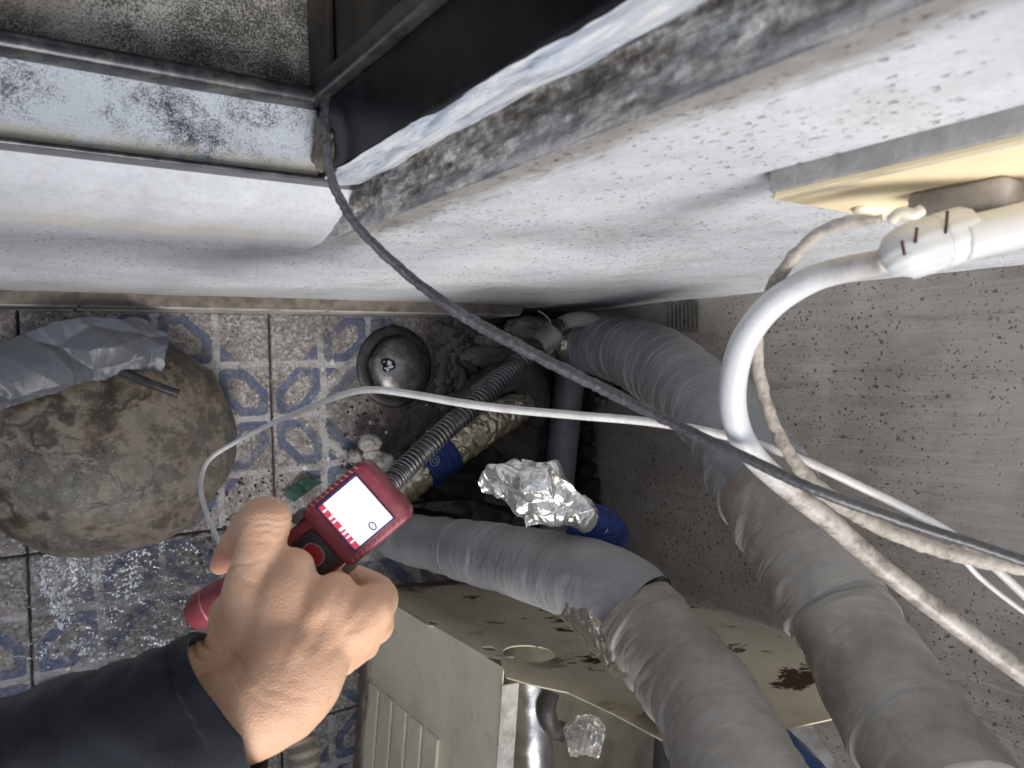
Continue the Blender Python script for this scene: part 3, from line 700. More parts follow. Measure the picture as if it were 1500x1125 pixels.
cable('white_hose', [(1300, 382, .345), (1250, 392, .36), (1190, 409, .375), (1130, 447, .39), (1090, 500, .40), (1074, 560, .41), (1077, 615, .42), (1100, 663, .43), (1150, 712, .45), (1220, 768, .47), (1300, 838, .49), (1400, 915, .50), (1510, 995, .50), (1600, 1060, .50)],
      [.0056, .0062, .0066, .0070, .0072, .0073, .0073, .0070, .0066, .0064, .0064, .0066, .0068, .0068], HOSEW, 'thick white hose bending down from the connector beside the grey wall', 'hose', 300, 24)
cable('cream_cable', [(1290, 322, .335), (1240, 325, .345), (1195, 345, .36), (1155, 385, .38), (1128, 430, .41), (1110, 480, .44), (1108, 520, .45), (1117, 570, .455), (1135, 625, .455), (1165, 678, .45), (1200, 716, .447), (1260, 757, .445), (1330, 790, .44), (1410, 815, .44), (1510, 834, .44), (1600, 845, .44)],
      [.0024, .0026, .003, .0033, .0036, .0038, .0038, .0038, .0038, .0042, .0046, .0046, .0044, .0044, .0044, .0044], DIRTYC, 'dirt caked cream cable hanging behind the thick white hose', 'cable', 300, 16, lambda s, t, p: .0007*fbm(p, 220, 4, 3))
cable('grey_wire', [(1395, 800, .45), (1440, 850, .46), (1520, 910, .46), (1600, 960, .46)], [.0016]*4, WHITEC, 'short thin pale wire leaving the cream cable at the right edge', 'wire', 60, 10)

# ------------------------------------------------------------------ taped pipes
def wrap_disp(pitch, amp, seed, fold=1.0, rot=1, stp=1.0):   # overlapping turns plus pulled folds
    def d(s, t, p):
        wob = .06*vn(np.stack([np.cos(t)*1.2, np.sin(t)*1.2, s*9], -1), 1.3, seed)
        ph = (s/pitch+rot*t/(2*np.pi)+wob*3+.35*np.cos(t+.8)+.45*np.sin(s*21+seed)+.2*np.sin(s*57+seed)) % 1
        step = amp*(ph**1.5)*(1-np.clip((ph-.94)/.06, 0, 1))
        q = np.stack([np.cos(t+s*6)*1.0, np.sin(t+s*6)*1.0, s*55], -1)
        fo = np.abs(vn(q, 1.1, seed+3))**.6-.6; gate = .35+.65*(vn(p, 11, seed+21) > 0)
        q2 = np.stack([np.cos(t)*1.1, np.sin(t)*1.1, s*160+t*rot*2.5], -1)
        fine = np.abs(vn(q2, 1.0, seed+5))*.5
        q3 = np.stack([np.cos(t+s*30)*1.6, np.sin(t+s*30)*1.6, s*230+np.cos(t*2+1)*1.5], -1); f3 = np.abs(vn(q3, 1.0, seed+15))**.7
        return stp*step+amp*fold*(1.0*fo*gate+.45*fine+.42*f3*(.3+.7*(vn(p, 13, seed+31) > -.2)))+amp*1.3*vn(p, 14, seed+8)
    return d
p1 = thing('insulated_pipe', 'thick grey taped pipe climbing from the wall corner to the lower right', 'pipe', P(900, 510, 1.22))
ax = [(866, 500, 1.24, 42), (895, 506, 1.20, 47), (940, 524, 1.12, 51), (1000, 560, 1.02, 57), (1055, 612, .93, 63), (1100, 680, .86, 66), (1140, 745, .82, 69)]
v, fl, uv = tube(px(ax), prad(ax), 520, 120, wrap_disp(.041, .0042, 1, 1.1, 1, .45)); mk('tape_wrap', v, fl, TAPE1, p1, uv=uv)
ax = [(1118, 715, .84, 69), (1140, 750, .80, 70), (1182, 818, .76, 71), (1226, 893, .72, 72)]
v, fl, uv = tube(px(ax), prad(ax), 300, 110, wrap_disp(.11, .0045, 12, .45, 1, .8)); mk('tape_wrap', v, fl, TAPE2, p1, uv=uv, label='beige grey tape on the middle length')
ax = [(1208, 866, .745, 75), (1243, 918, .71, 77), (1288, 995, .66, 82), (1340, 1080, .61, 90), (1400, 1180, .56, 100)]
v, fl, uv = tube(px(ax), prad(ax), 300, 110, wrap_disp(.085, .0045, 22, .55, 1, .6)); mk('tape_wrap', v, fl, TAPE2, p1, uv=uv, label='beige grey tape on the lower length')

p2 = thing('insulated_pipe', 'second grey taped pipe rising from the dark floor to the bottom, below the foil end', 'pipe', P(600, 790, 1.1))
ax = [(560, 775, 1.13, 27), (600, 788, 1.08, 34), (660, 800, 1.0, 40), (740, 818, .90, 49), (820, 838, .82, 57), (890, 866, .765, 62), (940, 905, .735, 64)]
v, fl, uv = tube(px(ax), prad(ax), 420, 110, wrap_disp(.12, .0034, 33, .42, -1, .5), cap=False)
mk('tape_wrap', v, fl, TAPE1, p2, uv=uv)
ax = [(930, 897, .738, 66), (965, 940, .715, 69), (1002, 988, .69, 73), (1045, 1050, .65, 80), (1095, 1140, .60, 88), (1150, 1240, .57, 94)]
v, fl, uv = tube(px(ax), prad(ax), 340, 110, wrap_disp(.09, .0042, 44, .55, -1, .6), cap=False)
mk('tape_wrap', v, fl, TAPE2, p2, uv=uv, label='beige grey tape on the lower length')
ax = [(836, 852, .81, 46), (872, 876, .775, 57), (912, 910, .745, 62), (946, 954, .722, 60), (962, 985, .71, 50)]
v, fl, uv = tube(px(ax), prad(ax), 200, 120, lambda s, t, p: .20*fold(p, 50, 6)+.16*fold(p, 120, 7)); mk('foil_lining', v, fl, FOILD, p2, smooth=False)

# crumpled foil end with blue label
fe = thing('foil_pipe_end', 'crumpled silver foil end of a pipe with a blue label, above the taped pipe', 'foil', P(800, 730, .8))
ax = [(704, 714, .80, 13), (722, 707, .80, 24), (750, 708, .79, 36), (784, 722, .78, 50), (812, 736, .78, 42), (838, 745, .79, 33), (856, 753, .80, 28)]
def foild(s, t, p):
    q = p*np.array([1, 1, 1.])
    return .30*fold(q, 17, 5)+.22*fold(q, 40, 9)-.09*fold(q, 110, 12)+.010*np.exp(-((np.sin(t/1.0-.4)/.28)**2))*np.exp(-((s-.02)/.03)**2)
v, fl, uv = tube(px(ax), prad(ax), 230, 190, foild, cap=False)
mk('foil_sheet', v, fl, FOIL, fe, smooth=False).modifiers.new('t', 'SOLIDIFY').thickness = .0008
fa, fb, fc2, fd = P(766, 672, .775), P(806, 684, .752), P(872, 744, .765), P(786, 786, .758)
fg = P(738, 742, .765)
def flap(U, V):
    U_, V_ = U[..., None], V[..., None]
    p = (fa*(1-U_)+fb*U_)*(1-V_)+((fg*.3+fd*.7)*(1-U_)+fc2*U_)*V_
    p = p+N_cam*(.30*fold(p, 18, 71)+.20*fold(p, 46, 73)+.003)[..., None]
    e = .004*fbm(p, 70, 77, 3); p[..., 0] += e*((np.abs(U-.5)*2)**5+(np.abs(V-.5)*2)**5); return p
N_cam = np.array([-XH[2], -YH[2], DN[2]])
v, f = sheet(flap, np.linspace(0, 1, 90), np.linspace(0, 1, 120)); mk('foil_flap', v, f, FOIL, fe, smooth=False).modifiers.new('t', 'SOLIDIFY').thickness = .0006
ax = [(838, 762, .83, 28), (862, 768, .825, 32), (885, 779, .83, 32), (902, 790, .84, 24)]
v, fl, uv = tube(px(ax), prad(ax), 90, 80, lambda s, t, p: .0020*crumple(p, 60, 19)); mk('blue_label', v, fl, BLUEL, fe, smooth=False)
q = P(862, 771, .795); vv, ff = join([blob(P(880+9*math.cos(a), 776+5*math.sin(a), .805), .0016, .0016, .0016, 2, .1, 4, 6, 8) for a in np.linspace(0, 5.6, 9)]); mk('printed_mark', vv, ff, SILV, fe)
ax = [(898, 774, .84, 5), (905, 790, .83, 3), (911, 803, .82, 1)]
v, fl, uv = tube(px(ax), prad(ax), 20, 8, lambda s, t, p: .0006*crumple(p, 150, 3)); mk('torn_strip', v, fl, FOIL, fe, smooth=False)

# ------------------------------------------------------------------ pipes near the drain
fp = thing('foil_pipe', 'dirty foil wrapped pipe with blue label lying beside the floor drain', 'pipe', PZ(680, 650, .05))
def zt(pl): return np.array([PZ(u, v, z) for u, v, z, r in pl]), np.array([r for *_, r in pl])
a, r = zt([(535, 760, .05, .026), (580, 718, .055, .029), (640, 672, .06, .031), (700, 630, .06, .032), (748, 600, .06, .030), (768, 588, .055, .024)])
v, fl, uv = tube(a, r, 260, 110, lambda s, t, p: .20*fold(p, 48, 26)+.16*fold(p, 110, 27)); mk('foil_wrap', v, fl, FOILD, fp, smooth=False)
a, r = zt([(618, 690, .061, .0325), (632, 679, .061, .0335), (646, 669, .061, .0335), (658, 660, .061, .0325)])
v, fl, uv = tube(a, r, 60, 80, lambda s, t, p: .0010*crumple(p, 60, 28)); mk('blue_label', v, fl, BLUEL, fp, smooth=False)
q0 = PZ(637, 675, .098)
for rr in (.0075, .0035):
    c = [q0+np.array([rr*math.cos(x), rr*math.sin(x), -.15*abs(rr*math.sin(x))]) for x in np.linspace(0, 2*math.pi, 24)]
    v, fl, uv = tube(c, [.0006]*24, 48, 6); mk('printed_ring', v, fl, SILV, fp)
rb = thing('rubber_elbow', 'black rubber pipe elbow arching over the foil pipe near the drain', 'pipe', PZ(760, 570, .02))
a, r = zt([(672, 592, .035, .020), (700, 575, .05, .023), (728, 556, .06, .026), (758, 549, .065, .028), (778, 565, .06, .028), (783, 592, .05, .026), (780, 615, .035, .022)])
v, fl, uv = tube(a, r, 120, 40, lambda s, t, p: .0018*fbm(p, 30, 3, 3)); mk('elbow_body', v, fl, RUBBER, rb)
v, fl, uv = tube([PZ(690, 570, .075), PZ(730, 543, .083), PZ(760, 535, .088), PZ(788, 555, .083)], [.004, .006, .006, .004], 50, 14); mk('rim', v, fl, simple('rubber_rim', (.10, .095, .09), .6), rb)

fc = thing('corrugated_conduit', 'black flexible conduit with wire coil crossing behind the red device', 'conduit', P(700, 590, 1.05))
ax = [(822, 478, 1.16, 13), (800, 496, 1.14, 13), (772, 520, 1.11, 13.5), (735, 555, 1.08, 14), (690, 597, 1.04, 14.5), (640, 641, 1.0, 15), (590, 690, .96, 15.5), (560, 722, .93, 16), (530, 765, .91, 17)]
v, fl, uv = tube(px(ax), prad(ax), 700, 24, lambda s, t, p: .0011*np.sin(s*2*np.pi/.0062)); mk('sheath', v, fl, BLACKP, fc)
A = cr(np.column_stack([px(ax[2:8]), prad(ax[2:8])]), 1500); turns = 52
Tn = np.gradient(A[:, :3], axis=0); Tn /= np.linalg.norm(Tn, axis=1)[:, None]; N1 = np.cross(Tn, [0, 0, 1.]); N1 /= np.linalg.norm(N1, axis=1)[:, None]; B1 = np.cross(Tn, N1)
ang = np.linspace(0, 2*np.pi*turns, 1500)[:, None]; hp = A[:, :3]+(N1*np.cos(ang)+B1*np.sin(ang))*(A[:, 3:4]+.0006)
v, fl, uv = tube(hp, .0006, 1500, 5); mk('wire_coil', v, fl, COIL, fc)
ax = [(790, 506, 1.13, 16.5), (803, 495, 1.13, 18), (815, 483, 1.13, 18)]
v, fl, uv = tube(px(ax), prad(ax), 20, 28); mk('collar', v, fl, simple('grey_collar', (.14, .135, .13), .45), fc)
ax = [(784, 511, 1.12, 15), (773, 521, 1.105, 15)]
v, fl, uv = tube(px(ax), prad(ax), 10, 24); mk('end_cap', v, fl, BLACKP, fc)

cs = thing('foil_stub', 'short wrinkled brown foil pipe stub between the conduit collar and the grey tape', 'pipe', P(840, 510, 1.25))
ax = [(806, 507, 1.27, 17), (826, 502, 1.26, 22), (846, 503, 1.25, 27), (880, 509, 1.24, 30)]
v, fl, uv = tube(px(ax), prad(ax), 110, 70, lambda s, t, p: .004*np.abs(np.sin(s*90+.8*np.sin(t)))+.002*crumple(p, 90, 36)); mk('foil_wrap', v, fl, FOILD, cs, smooth=False)
cable('drain_hose', [(811, 489, 1.24), (820, 476, 1.22), (838, 469, 1.2), (862, 469, 1.19), (895, 482, 1.19)], [.0095, .011, .012, .0125, .0125], simple('chalky_hose', (.36, .34, .31), .8, 0, .2, 40, .001, (.16, .14, .12), .6, 40), 'short chalky white hose entering the thick grey taped pipe', 'hose', 60, 24)
cable('bare_wire', [(788, 455, 1.19), (800, 463, 1.18), (808, 475, 1.17), (812, 486, 1.17), (804, 482, 1.17), (802, 476, 1.17), (808, 473, 1.17)], [.0012]*7, simple('bright_wire', (.6, .6, .6), .4, .6), 'small silver wire loop at the wall corner above the conduit', 'wire', 60, 8)

# grey pvc pipe
pv = thing('pvc_pipe', 'plain grey plastic pipe lying along the foot of the grey wall', 'pipe', PZ(820, 700, .03))
a, r = zt([(842, 505, .045, .0265), (832, 580, .04, .0265), (822, 680, .036, .0265), (812, 780, .034, .0265), (800, 930, .034, .0265)])
v, fl, uv = tube(a, r, 80, 40); mk('pipe_body', v, fl, PVC, pv)
# black sealant lumps
parts = []; rg2 = np.random.RandomState(3)
for i in range(26):
    t = i/25; u = 852+10*math.sin(i*1.7)+4*t; vv_ = 575+t*178
    parts.append(blob(PX(u, vv_, WB-.012) if i % 2 else PX(u-6, vv_, WB-.02), .010+.006*rg2.rand(), .013+.007*rg2.rand(), .016+.01*rg2.rand(), 2.2, .4, i+60, 14, 20))
v, f = join(parts); mk('sealant_blob', v, f, TAR, None, origin=v.mean(0), label='lumpy black sealant strip at the foot of the grey wall beside the grey pipe', cat='sealant')
# rubble in the corner
for (u, v_, z, rx, ry, rz, sd_, lb) in ((717, 497, .02, .026, .017, .022, 3, 'small rounded tan stone at the foot of the white wall'),
        (722, 522, .018, .055, .019, .02, 9, 'long flat grey stone under the black conduit'),
        (775, 481, .05, .045, .020, .03, 15, 'dark grey stone wedged in the wall corner')):
    c = PZ(u, v_, z); v, f = blob(c, rx, ry, rz, 1.8, .28, sd_, 36, 50)
    mk('stone', v, f, PEB, None, origin=(c[0], c[1], 0), label=lb, cat='stone', group='stones in the wall corner')
parts = []
for i in range(60):
    u = 850+rg2.rand()*90; v_ = 520+rg2.rand()*60+(u-850)*.25
    parts.append(blob(PX(u, min(v_, 600), WB-.008), *(.003+.006*rg2.rand(3)), 2, .4, i+200, 6, 9))
v, f = join(parts); mk('mortar_crumbs', v, f, simple('crumb_grey', (.13, .125, .11), .8, 0, .5, 60), None, origin=v.mean(0), kind='stuff', label='grey green mortar crumbs stuck under the thick taped pipe', cat='rubble')

# ------------------------------------------------------------------ floor drain
dc = thing('floor_drain', 'round domed steel floor drain cover with a hole, set in a dark ring', 'drain', DR)
def lathe(prof, n=64, c=DR, off=(0, 0)):
    pr = np.array(prof); th = np.linspace(0, 2*np.pi, n, endpoint=False)
    v = np.stack([pr[:, None, 0]*np.cos(th)+c[0]+off[0], pr[:, None, 0]*np.sin(th)+c[1]+off[1], np.repeat(pr[:, 1:2], n, 1)+c[2]], -1)
    return v.reshape(-1, 3), gridf(len(pr), n, wrap=True)
v, f = lathe([(.042, .001), (.046, .004), (.053, .005), (.060, .004), (.064, .002), (.065, -.004)]); v += .0012*fbm(v, 60, 3, 3)[:, None]*np.array([0, 0, 1]); mk('ring', v, f, DSTEEL, dc)
v, f = lathe([(.046, -.01), (.040, -.008), (.0, -.012)]); mk('basin', v, f, DARKIN, dc)
pr = [(.0485, .010), (.0490, .0115), (.0480, .0135)]+[(.0475*math.cos(a), .0135+.021*math.sin(a)) for a in np.linspace(.08, math.pi/2-.02, 26)]
v, f = lathe(pr, 96, DR, (.003, -.002))
hc = PZ(570, 535, .033)
dd = np.hypot(v[:, 0]-hc[0], (v[:, 1]-hc[1])*1.0)+.003*vn(v, 260, 5)
keep = [q for q in f if min(dd[list(q)]) > .0085 or v[q[0], 2] < .015]
mk('dome', v, keep, STEEL, dc)
shp = []
for i in range(16):
    a_ = rg2.rand()*6.28; rr = .008*rg2.rand()**.5; shp.append(blob(hc+np.array([rr*math.cos(a_), rr*math.sin(a_), -.004]), *(.0012+.0022*rg2.rand(3)), 2, .4, i+90, 6, 8))
v, f = join(shp); mk('glinting_scraps', v, f, simple('bright_scrap', (.75, .8, .86), .15, .7), dc, smooth=False)

# foam lump
fm = []
for (u, v_, z, r_) in ((540, 648, .03, .016), (545, 665, .03, .013), (556, 684, .03, .024), (580, 696, .03, .024), (598, 708, .03, .02), (533, 690, .018, .014), (572, 712, .02, .022), (520, 668, .012, .012)):
    fm.append(blob(PZ(u, v_, z), r_, r_*.9, r_*.9, 2.0, .25, int(u), 24, 32))
v, f = join(fm); mk('foam_lump', v, f, PUTTY, None, origin=PZ(560, 690, 0), label='dirty white foam lump on the floor between drain and red device', cat='foam')
# rag / plastic scraps
def patch(name, corners, mat, amp, f, seed, label, cat, n=70, smooth=True, thick=.0006, kind=None):
    a, b, c, d = [np.array(q) for q in corners]
    def fn(U, V):
        U_, V_ = U[..., None], V[..., None]
        p = (a*(1-U_)+b*U_)*(1-V_)+(d*(1-U_)+c*U_)*V_
        e = np.minimum.reduce([U, 1-U, V, 1-V])
        p = p+np.stack([vn(p, f*.7, seed+1), vn(p, f*.7, seed+2), U*0], -1)*amp*.9
        p[..., 2] += amp*crumple(p, f*.6, seed, 3)+amp*f*.45*fold(p, f*1.2, seed+5); return p
    v, fc_ = sheet(fn, np.linspace(0, 1, n), np.linspace(0, 1, n))
    o = mk(name, v, fc_, mat, None, origin=v.mean(0), smooth=smooth, label=label, cat=cat, kind=kind)
    m = o.modifiers.new('thick', 'SOLIDIFY'); m.thickness = thick; return o
patch('green_scrap', [PZ(412, 722, .006), PZ(448, 698, .010), PZ(474, 706, .010), PZ(430, 734, .006)], GREEN, .003, 30, 4, 'dark green plastic scrap on the tiles beside the thumb', 'plastic scrap', 40)
patch('black_sheet', [PZ(590, 740, .02), PZ(700, 640, .03), PZ(790, 700, .02), PZ(700, 860, .02)], simple('black_sheet_mat', (.012, .013, .016), .38, 0, .3), .022, 14, 9, 'black crumpled sheet on the floor behind the red device', 'bag', 90)  # dark crumpled sheet filling the black area of floor

# ------------------------------------------------------------------ boulder, sheet, tube
bc = np.array([.105, -.093, 0])
th = np.linspace(0.0, np.pi/2+.35, 120); ph = np.linspace(0, 2*np.pi, 260, endpoint=False); T_, Q_ = np.meshgrid(th, ph, indexing='ij')
d_ = np.stack([np.sin(T_)*np.cos(Q_), np.sin(T_)*np.sin(Q_), np.cos(T_)], -1)
r_ = 1+.055*fbm(d_, 1.1, 7, 3)+.014*fbm(d_, 5, 9, 4)-.02*np.clip(fbm(d_, 3, 12, 3)-.2, 0, 1)
pw_ = np.sign(d_)*np.abs(d_)**np.array([.92, .92, .72])
p = pw_*r_[..., None]*np.array([.153, .137, .095])+bc; p[..., 2] = np.maximum(p[..., 2], -.003)
mk('boulder', p.reshape(-1, 3), gridf(120, 260, wrap=True), STONE, None, origin=bc, label='big wet brown boulder on the tiles at the left edge', cat='boulder')
def onb(u, v_, lift=.007):     # point on the boulder's top under a pixel, lifted
    for h in np.linspace(.17, .0, 120):
        q = PZ(u, v_, h); rr = ((q[0]-bc[0])/.150)**2+((q[1]-bc[1])/.134)**2
        hh = .095*max(0, 1-rr)**.36 if rr < 1 else 0
        if h <= hh+lift: return q
    return PZ(u, v_, .02)
SH = lambda u, v_: PZ(u, v_, .110)
top = cr([SH(-60, 520), SH(20, 497), SH(90, 471), SH(160, 464), SH(215, 468), SH(247, 484)], 150)
bot = cr([SH(-60, 625), SH(28, 592), SH(90, 573), SH(150, 556), SH(212, 541), SH(240, 548)], 150)
U = np.linspace(0, 1, 150); V = np.linspace(0, 1, 90)
p = top[:, None]*(1-V)[None, :, None]+bot[:, None]*V[None, :, None]
zz = .009*crumple(p, 8, 41, 3, .1)+.17*fold(p*np.array([1, 1.6, 1]), 12, 44)+.05*fold(p*np.array([1.6, 1, 1]), 34, 45)+.008*np.sin(V*np.pi)[None, :]
p[..., 2] += zz; edge = .004*fbm(p, 60, 5, 3); p[..., 0] += edge*(U[:, None]**4); p[..., 1] += edge*(np.abs(V-.5)[None, :]*2)**6
o = mk('plastic_sheet', p.reshape(-1, 3), gridf(150, 90), TARP, None, origin=P(120, 530, .95), label='crumpled blue grey plastic sheet draped over the boulder', cat='plastic sheet')
m = o.modifiers.new('thick', 'SOLIDIFY'); m.thickness = .0007
cable('black_tube', [(175, 543, .885), (220, 562, .888), (262, 577, .90)], [.0052]*3, BLACKP, 'short black tube sticking out under the plastic sheet', 'tube', 30, 18)
v, f = blob(P(-15, 495, 1.0), .05, .04, .05, 2, .2, 77, 24, 32); mk('dark_bundle', v, f, BLACKP, None, origin=P(-15, 495, 1.0), label='dark bundle behind the plastic sheet at the left edge', cat='bundle')

# ------------------------------------------------------------------ outdoor unit
CO = np.array([.455, -.34, 0.]); e1 = np.array([.889, -.388, 0.])-CO; L1 = np.linalg.norm(e1)-.004; e1 /= np.linalg.norm(e1); e2 = np.array([e1[1], -e1[0], 0.])  # e2 -> -Y
un = thing('outdoor_unit', 'beige rusty metal casing of an outdoor unit with an oval hole, at the bottom', 'outdoor unit', CO)
fr = lambda a, b, z: CO+e1*a+np.array([0, 0, b])-e2*z*-1*-1
def loc_face(u, v_):   # point on the face toward the window wall, as (along, height)
    q = _ray(u, v_); nrm = e2; t = ((CO-np.array([0, 0, CAM_H]))@nrm)/(q@nrm); p_ = q*t+np.array([0, 0, CAM_H]); return (p_-CO)@e1, p_[2]
ha, hb = loc_face(775, 957); h2 = loc_face(717, 950); h3 = loc_face(632, 913)
pe_ = [loc_face(*q) for q in ((742, 992), (780, 1003), (832, 1014), (900, 1046), (1000, 1100))]
outl = [(0, .004), (L1, .004), (L1, pe_[-1][1]+.03)]+[tuple(q) for q in reversed(pe_)]+[(.012, .360), (0, .345)]
outl = [(min(a, L1), b) for a, b in outl]; print('panel', outl)
holes = [ellipse(ha, hb, .032, .030, 36), ellipse(*h2, .0085, .009, 20), ellipse(*h3, .010, .011, 14, jag=.12)]
v, f = prism(outl, holes, .0015, lambda a, b, z: CO+e1*a+np.array([0, 0, b])-e2*(z)); mk('back_panel', v, f, BEIGE, un, smooth=False)
side = lambda a, b, z: CO+e2*a+np.array([0, 0, b])+e1*(-z)
v, f = prism([(.0015, .004), (.75, .004), (.75, .385), (.0015, .385)], [], .0015, side); mk('side_panel', v, f, BEIGE, un, smooth=False)
for i, hz in enumerate((.045, .09, .135, .18, .225)):
    mb = MB().box((.13, hz, -.0045), (.60, hz+.034, .0), .004); mb.xf(lambda q: CO+e2*q[0]+np.array([0, 0, q[1]])+e1*q[2]); mk('louvre', mb.v, mb.f, BEIGE, un, smooth=False)
mb = MB().box((.02, .385, -.001), (.74, .3875, .022), .001); mb.xf(lambda q: CO+e2*q[0]+np.array([0, 0, q[1]])+e1*q[2]); mk('flange', mb.v, mb.f, PALE, un, smooth=False)
mb = MB().box((.002, .20, .004), (.75, .205, L1)); mb.xf(lambda q: CO+e2*q[0]+np.array([0, 0, q[1]])+e1*q[2]); mk('inner_tray', mb.v, mb.f, simple('olive_paint', (.20, .19, .14), .6, f=20), un, smooth=False)
v, fl, uv = tube([PZ(772, 985, .30), PZ(775, 1060, .30), PZ(778, 1200, .30)], [.030]*3, 60, 50, lambda s, t, p: .0008*fbm(p, 25, 3, 3)); mk('galvanised_duct', v, fl, GALV, un)
v, fl, uv = tube([PZ(806, 1015, .33), PZ(800, 1040, .335), PZ(808, 1066, .33), PZ(826, 1072, .31)], [.012]*4, 40, 24, lambda s, t, p: .0008*crumple(p, 80, 3)); mk('bent_tube', v, fl, RUBBER, un)
# bright rim of folded metal by the notch
v, fl, uv = tube([CO+np.array([0, 0, .350]), CO+e1*.012+np.array([0, .0, .353]), CO+e1*.03+np.array([0, 0, .362])], [.0016]*3, 20, 8); mk('bent_edge', v, fl, PALE, un)
# rusted strip fixed to the grey wall
sp = thing('metal_bracket', 'beige chipped metal strip with a round hole on the grey wall', 'bracket', PX(1060, 915, WB-.004))
cs_ = [PX(978, 876, WB-.012), PX(1240, 975, WB-.012), PX(1260, 1060, WB-.05), PX(1110, 1010, WB-.055)]
def brk(U, V):
    U_, V_ = U[..., None], V[..., None]; p = (cs_[0]*(1-U_)+cs_[1]*U_)*(1-V_)+(cs_[3]*(1-U_)+cs_[2]*U_)*V_
    p[..., 0] += .0022*fbm(p, 50, 3, 3)-.02*np.sin(V*np.pi)*0; return p
v, f = sheet(brk, np.linspace(0, 1, 120), np.linspace(0, 1, 50)); rr = np.linspace(0, 1, 120)
cen = [PX(1122, 980, WB-.045), PX(1050, 935, WB-.03)]; rad_ = [(.011), (.006)]
jn = .003*vn(v, 120, 6)
kk = np.ones(len(v), bool)
for c_, r0 in zip(cen, rad_): kk &= (np.linalg.norm(v-c_, axis=1)+jn) > r0
f = [q for q in f.tolist() if kk[q].all()]
o = mk('strip', v, f, BEIGE, sp); m = o.modifiers.new('t', 'SOLIDIFY'); m.thickness = .0018
# things in the gap at the bottom
patch('grey_wrap', [P(1040, 1010, .86), P(1165, 1015, .84), P(1260, 1190, .80), P(1060, 1180, .82)], simple('dark_grey_film', (.16, .155, .15), .5), .008, 22, 19, 'dark grey plastic film hanging between the two taped pipes', 'plastic film', 60)
ax = [(1075, 1090, .76, 28), (1110, 1095, .74, 38), (1145, 1120, .72, 45), (1190, 1180, .7, 50)]
v, fl, uv = tube(px(ax), prad(ax), 60, 50, lambda s, t, p: .0016*crumple(p, 50, 2)); mk('blue_wrapped_pipe', v, fl, BLUET, None, origin=P(1110, 1100, .74), label='blue taped pipe stub between the two grey taped pipes at the bottom edge', cat='pipe')
ax = [(425, 1060, .98, 20), (440, 1085, .97, 21), (446, 1120, .96, 21), (450, 1190, .95, 21)]
v, fl, uv = tube(px(ax), prad(ax), 200, 32, lambda s, t, p: .0022*np.sin(s*2*np.pi/.0125)); mk('ribbed_hose', v, fl, HOSE, None, origin=P(445, 1110, .96), label='beige ribbed drain hose beside the wrist at the bottom edge', cat='hose')
ax = [(830, 1085, .82, 20), (855, 1078, .82, 27), (880, 1085, .82, 22)]
v, fl, uv = tube(px(ax), prad(ax), 60, 50, lambda s, t, p: .004*crumple(p, 60, 12)); mk('plastic_bottle', v, fl, PLASTIC, None, origin=P(855, 1080, .82), smooth=False, label='crushed clear plastic lying in the open casing', cat='plastic')

# ------------------------------------------------------------------ water, drops, debris on the floor
xs = np.linspace(-.02, .34, 300); ys = np.linspace(-.50, -.15, 290)
def wat(U, V):
    p = np.stack([U, V, U*0], -1); m = fbm(p, 7, 91, 3)
    body = np.clip(.115-np.hypot((U-.14)*.55, (V+.315)*.8)+.03*m, -.05, .02)*.06
    h = body+.0011*fbm(p, 110, 93, 3)+.0006*vn(p, 260, 95)-.0004
    p[..., 2] = np.clip(h, -.006, .0035)+.0002; return p
v, f = sheet(wat, xs, ys); q = v[f[:, 0], 2]; keepf = f[(v[f][:, :, 2].max(1) > -.0012)]
mk('water', v, keepf, WATER, floor, origin=(0, 0, 0), kind='stuff')
def scatter(name, n, region, size, mat, label, cat, seed, flat=.5, k=6, z=0., gate=None):
    r3 = np.random.RandomState(seed); V_ = []; F_ = []; b = 0
    base, bf = blob((0, 0, 0), 1, 1, flat, 2, .25, seed, k, k+2)
    for i in range(n):
        u, v_ = region(r3); c = PZ(u, v_, z)
        if (c[0]-bc[0])**2/.15**2+(c[1]-bc[1])**2/.135**2 < 1 or c[1] > .075 or c[0] > WB-.02: continue
        if gate is not None and float(fbm(c[None], 38, seed, 3)[0]) < gate: continue
        s_ = size*(.35+r3.rand()**2.2*1.8); a_ = r3.rand()*6.28; ca, sa = math.cos(a_), math.sin(a_)
        q = base*s_*np.array([1+.6*r3.rand(), 1, 1]); q = np.column_stack([q[:, 0]*ca-q[:, 1]*sa, q[:, 0]*sa+q[:, 1]*ca, q[:, 2]])+c
        V_.append(q); F_.append(bf+b); b += len(q)
    return mk(name, np.vstack(V_), np.vstack(F_), mat, None, origin=(0, 0, 0), kind='stuff', label=label, cat=cat)
scatter('gravel', 700, lambda r: (500+r.rand()*260, 555+r.rand()*190), .0016, MUD, 'dark wet grit and mud crumbs around the floor drain', 'grit', 5)
scatter('grit', 500, lambda r: (280+r.rand()*140, 690+r.rand()*150), .0014, MUD, 'wet grit on the tiles between boulder and hand', 'grit', 6)
scatter('rubble', 260, lambda r: (640+abs(r.randn())*60, 478+r.rand()*120), .0045, PEB, 'small stone crumbs below the white wall near the conduit', 'rubble', 7)
dm = G('water_drop'); dm.b.inputs['Transmission Weight'].default_value = 1; dm.b.inputs['IOR'].default_value = 1.33; dm = dm.out((.9, .92, .95), .02)
scatter('water_drops', 420, lambda r: (20+r.rand()*720, 480+r.rand()*470), .0022, dm, 'small water drops scattered over the tiled floor', 'water drops', 8, .45)
scatter('glint_flecks', 5200, lambda r: (60+r.rand()**1.2*240, 790+r.rand()*170), .0008, simple('glint_white', (.74, .77, .80), .15), 'white flecks standing in for glints on the wet tiles below the boulder', 'glint flecks', 21, .35, gate=.12)  # white flecks modelled in place of bright sky glints on the wet tiles
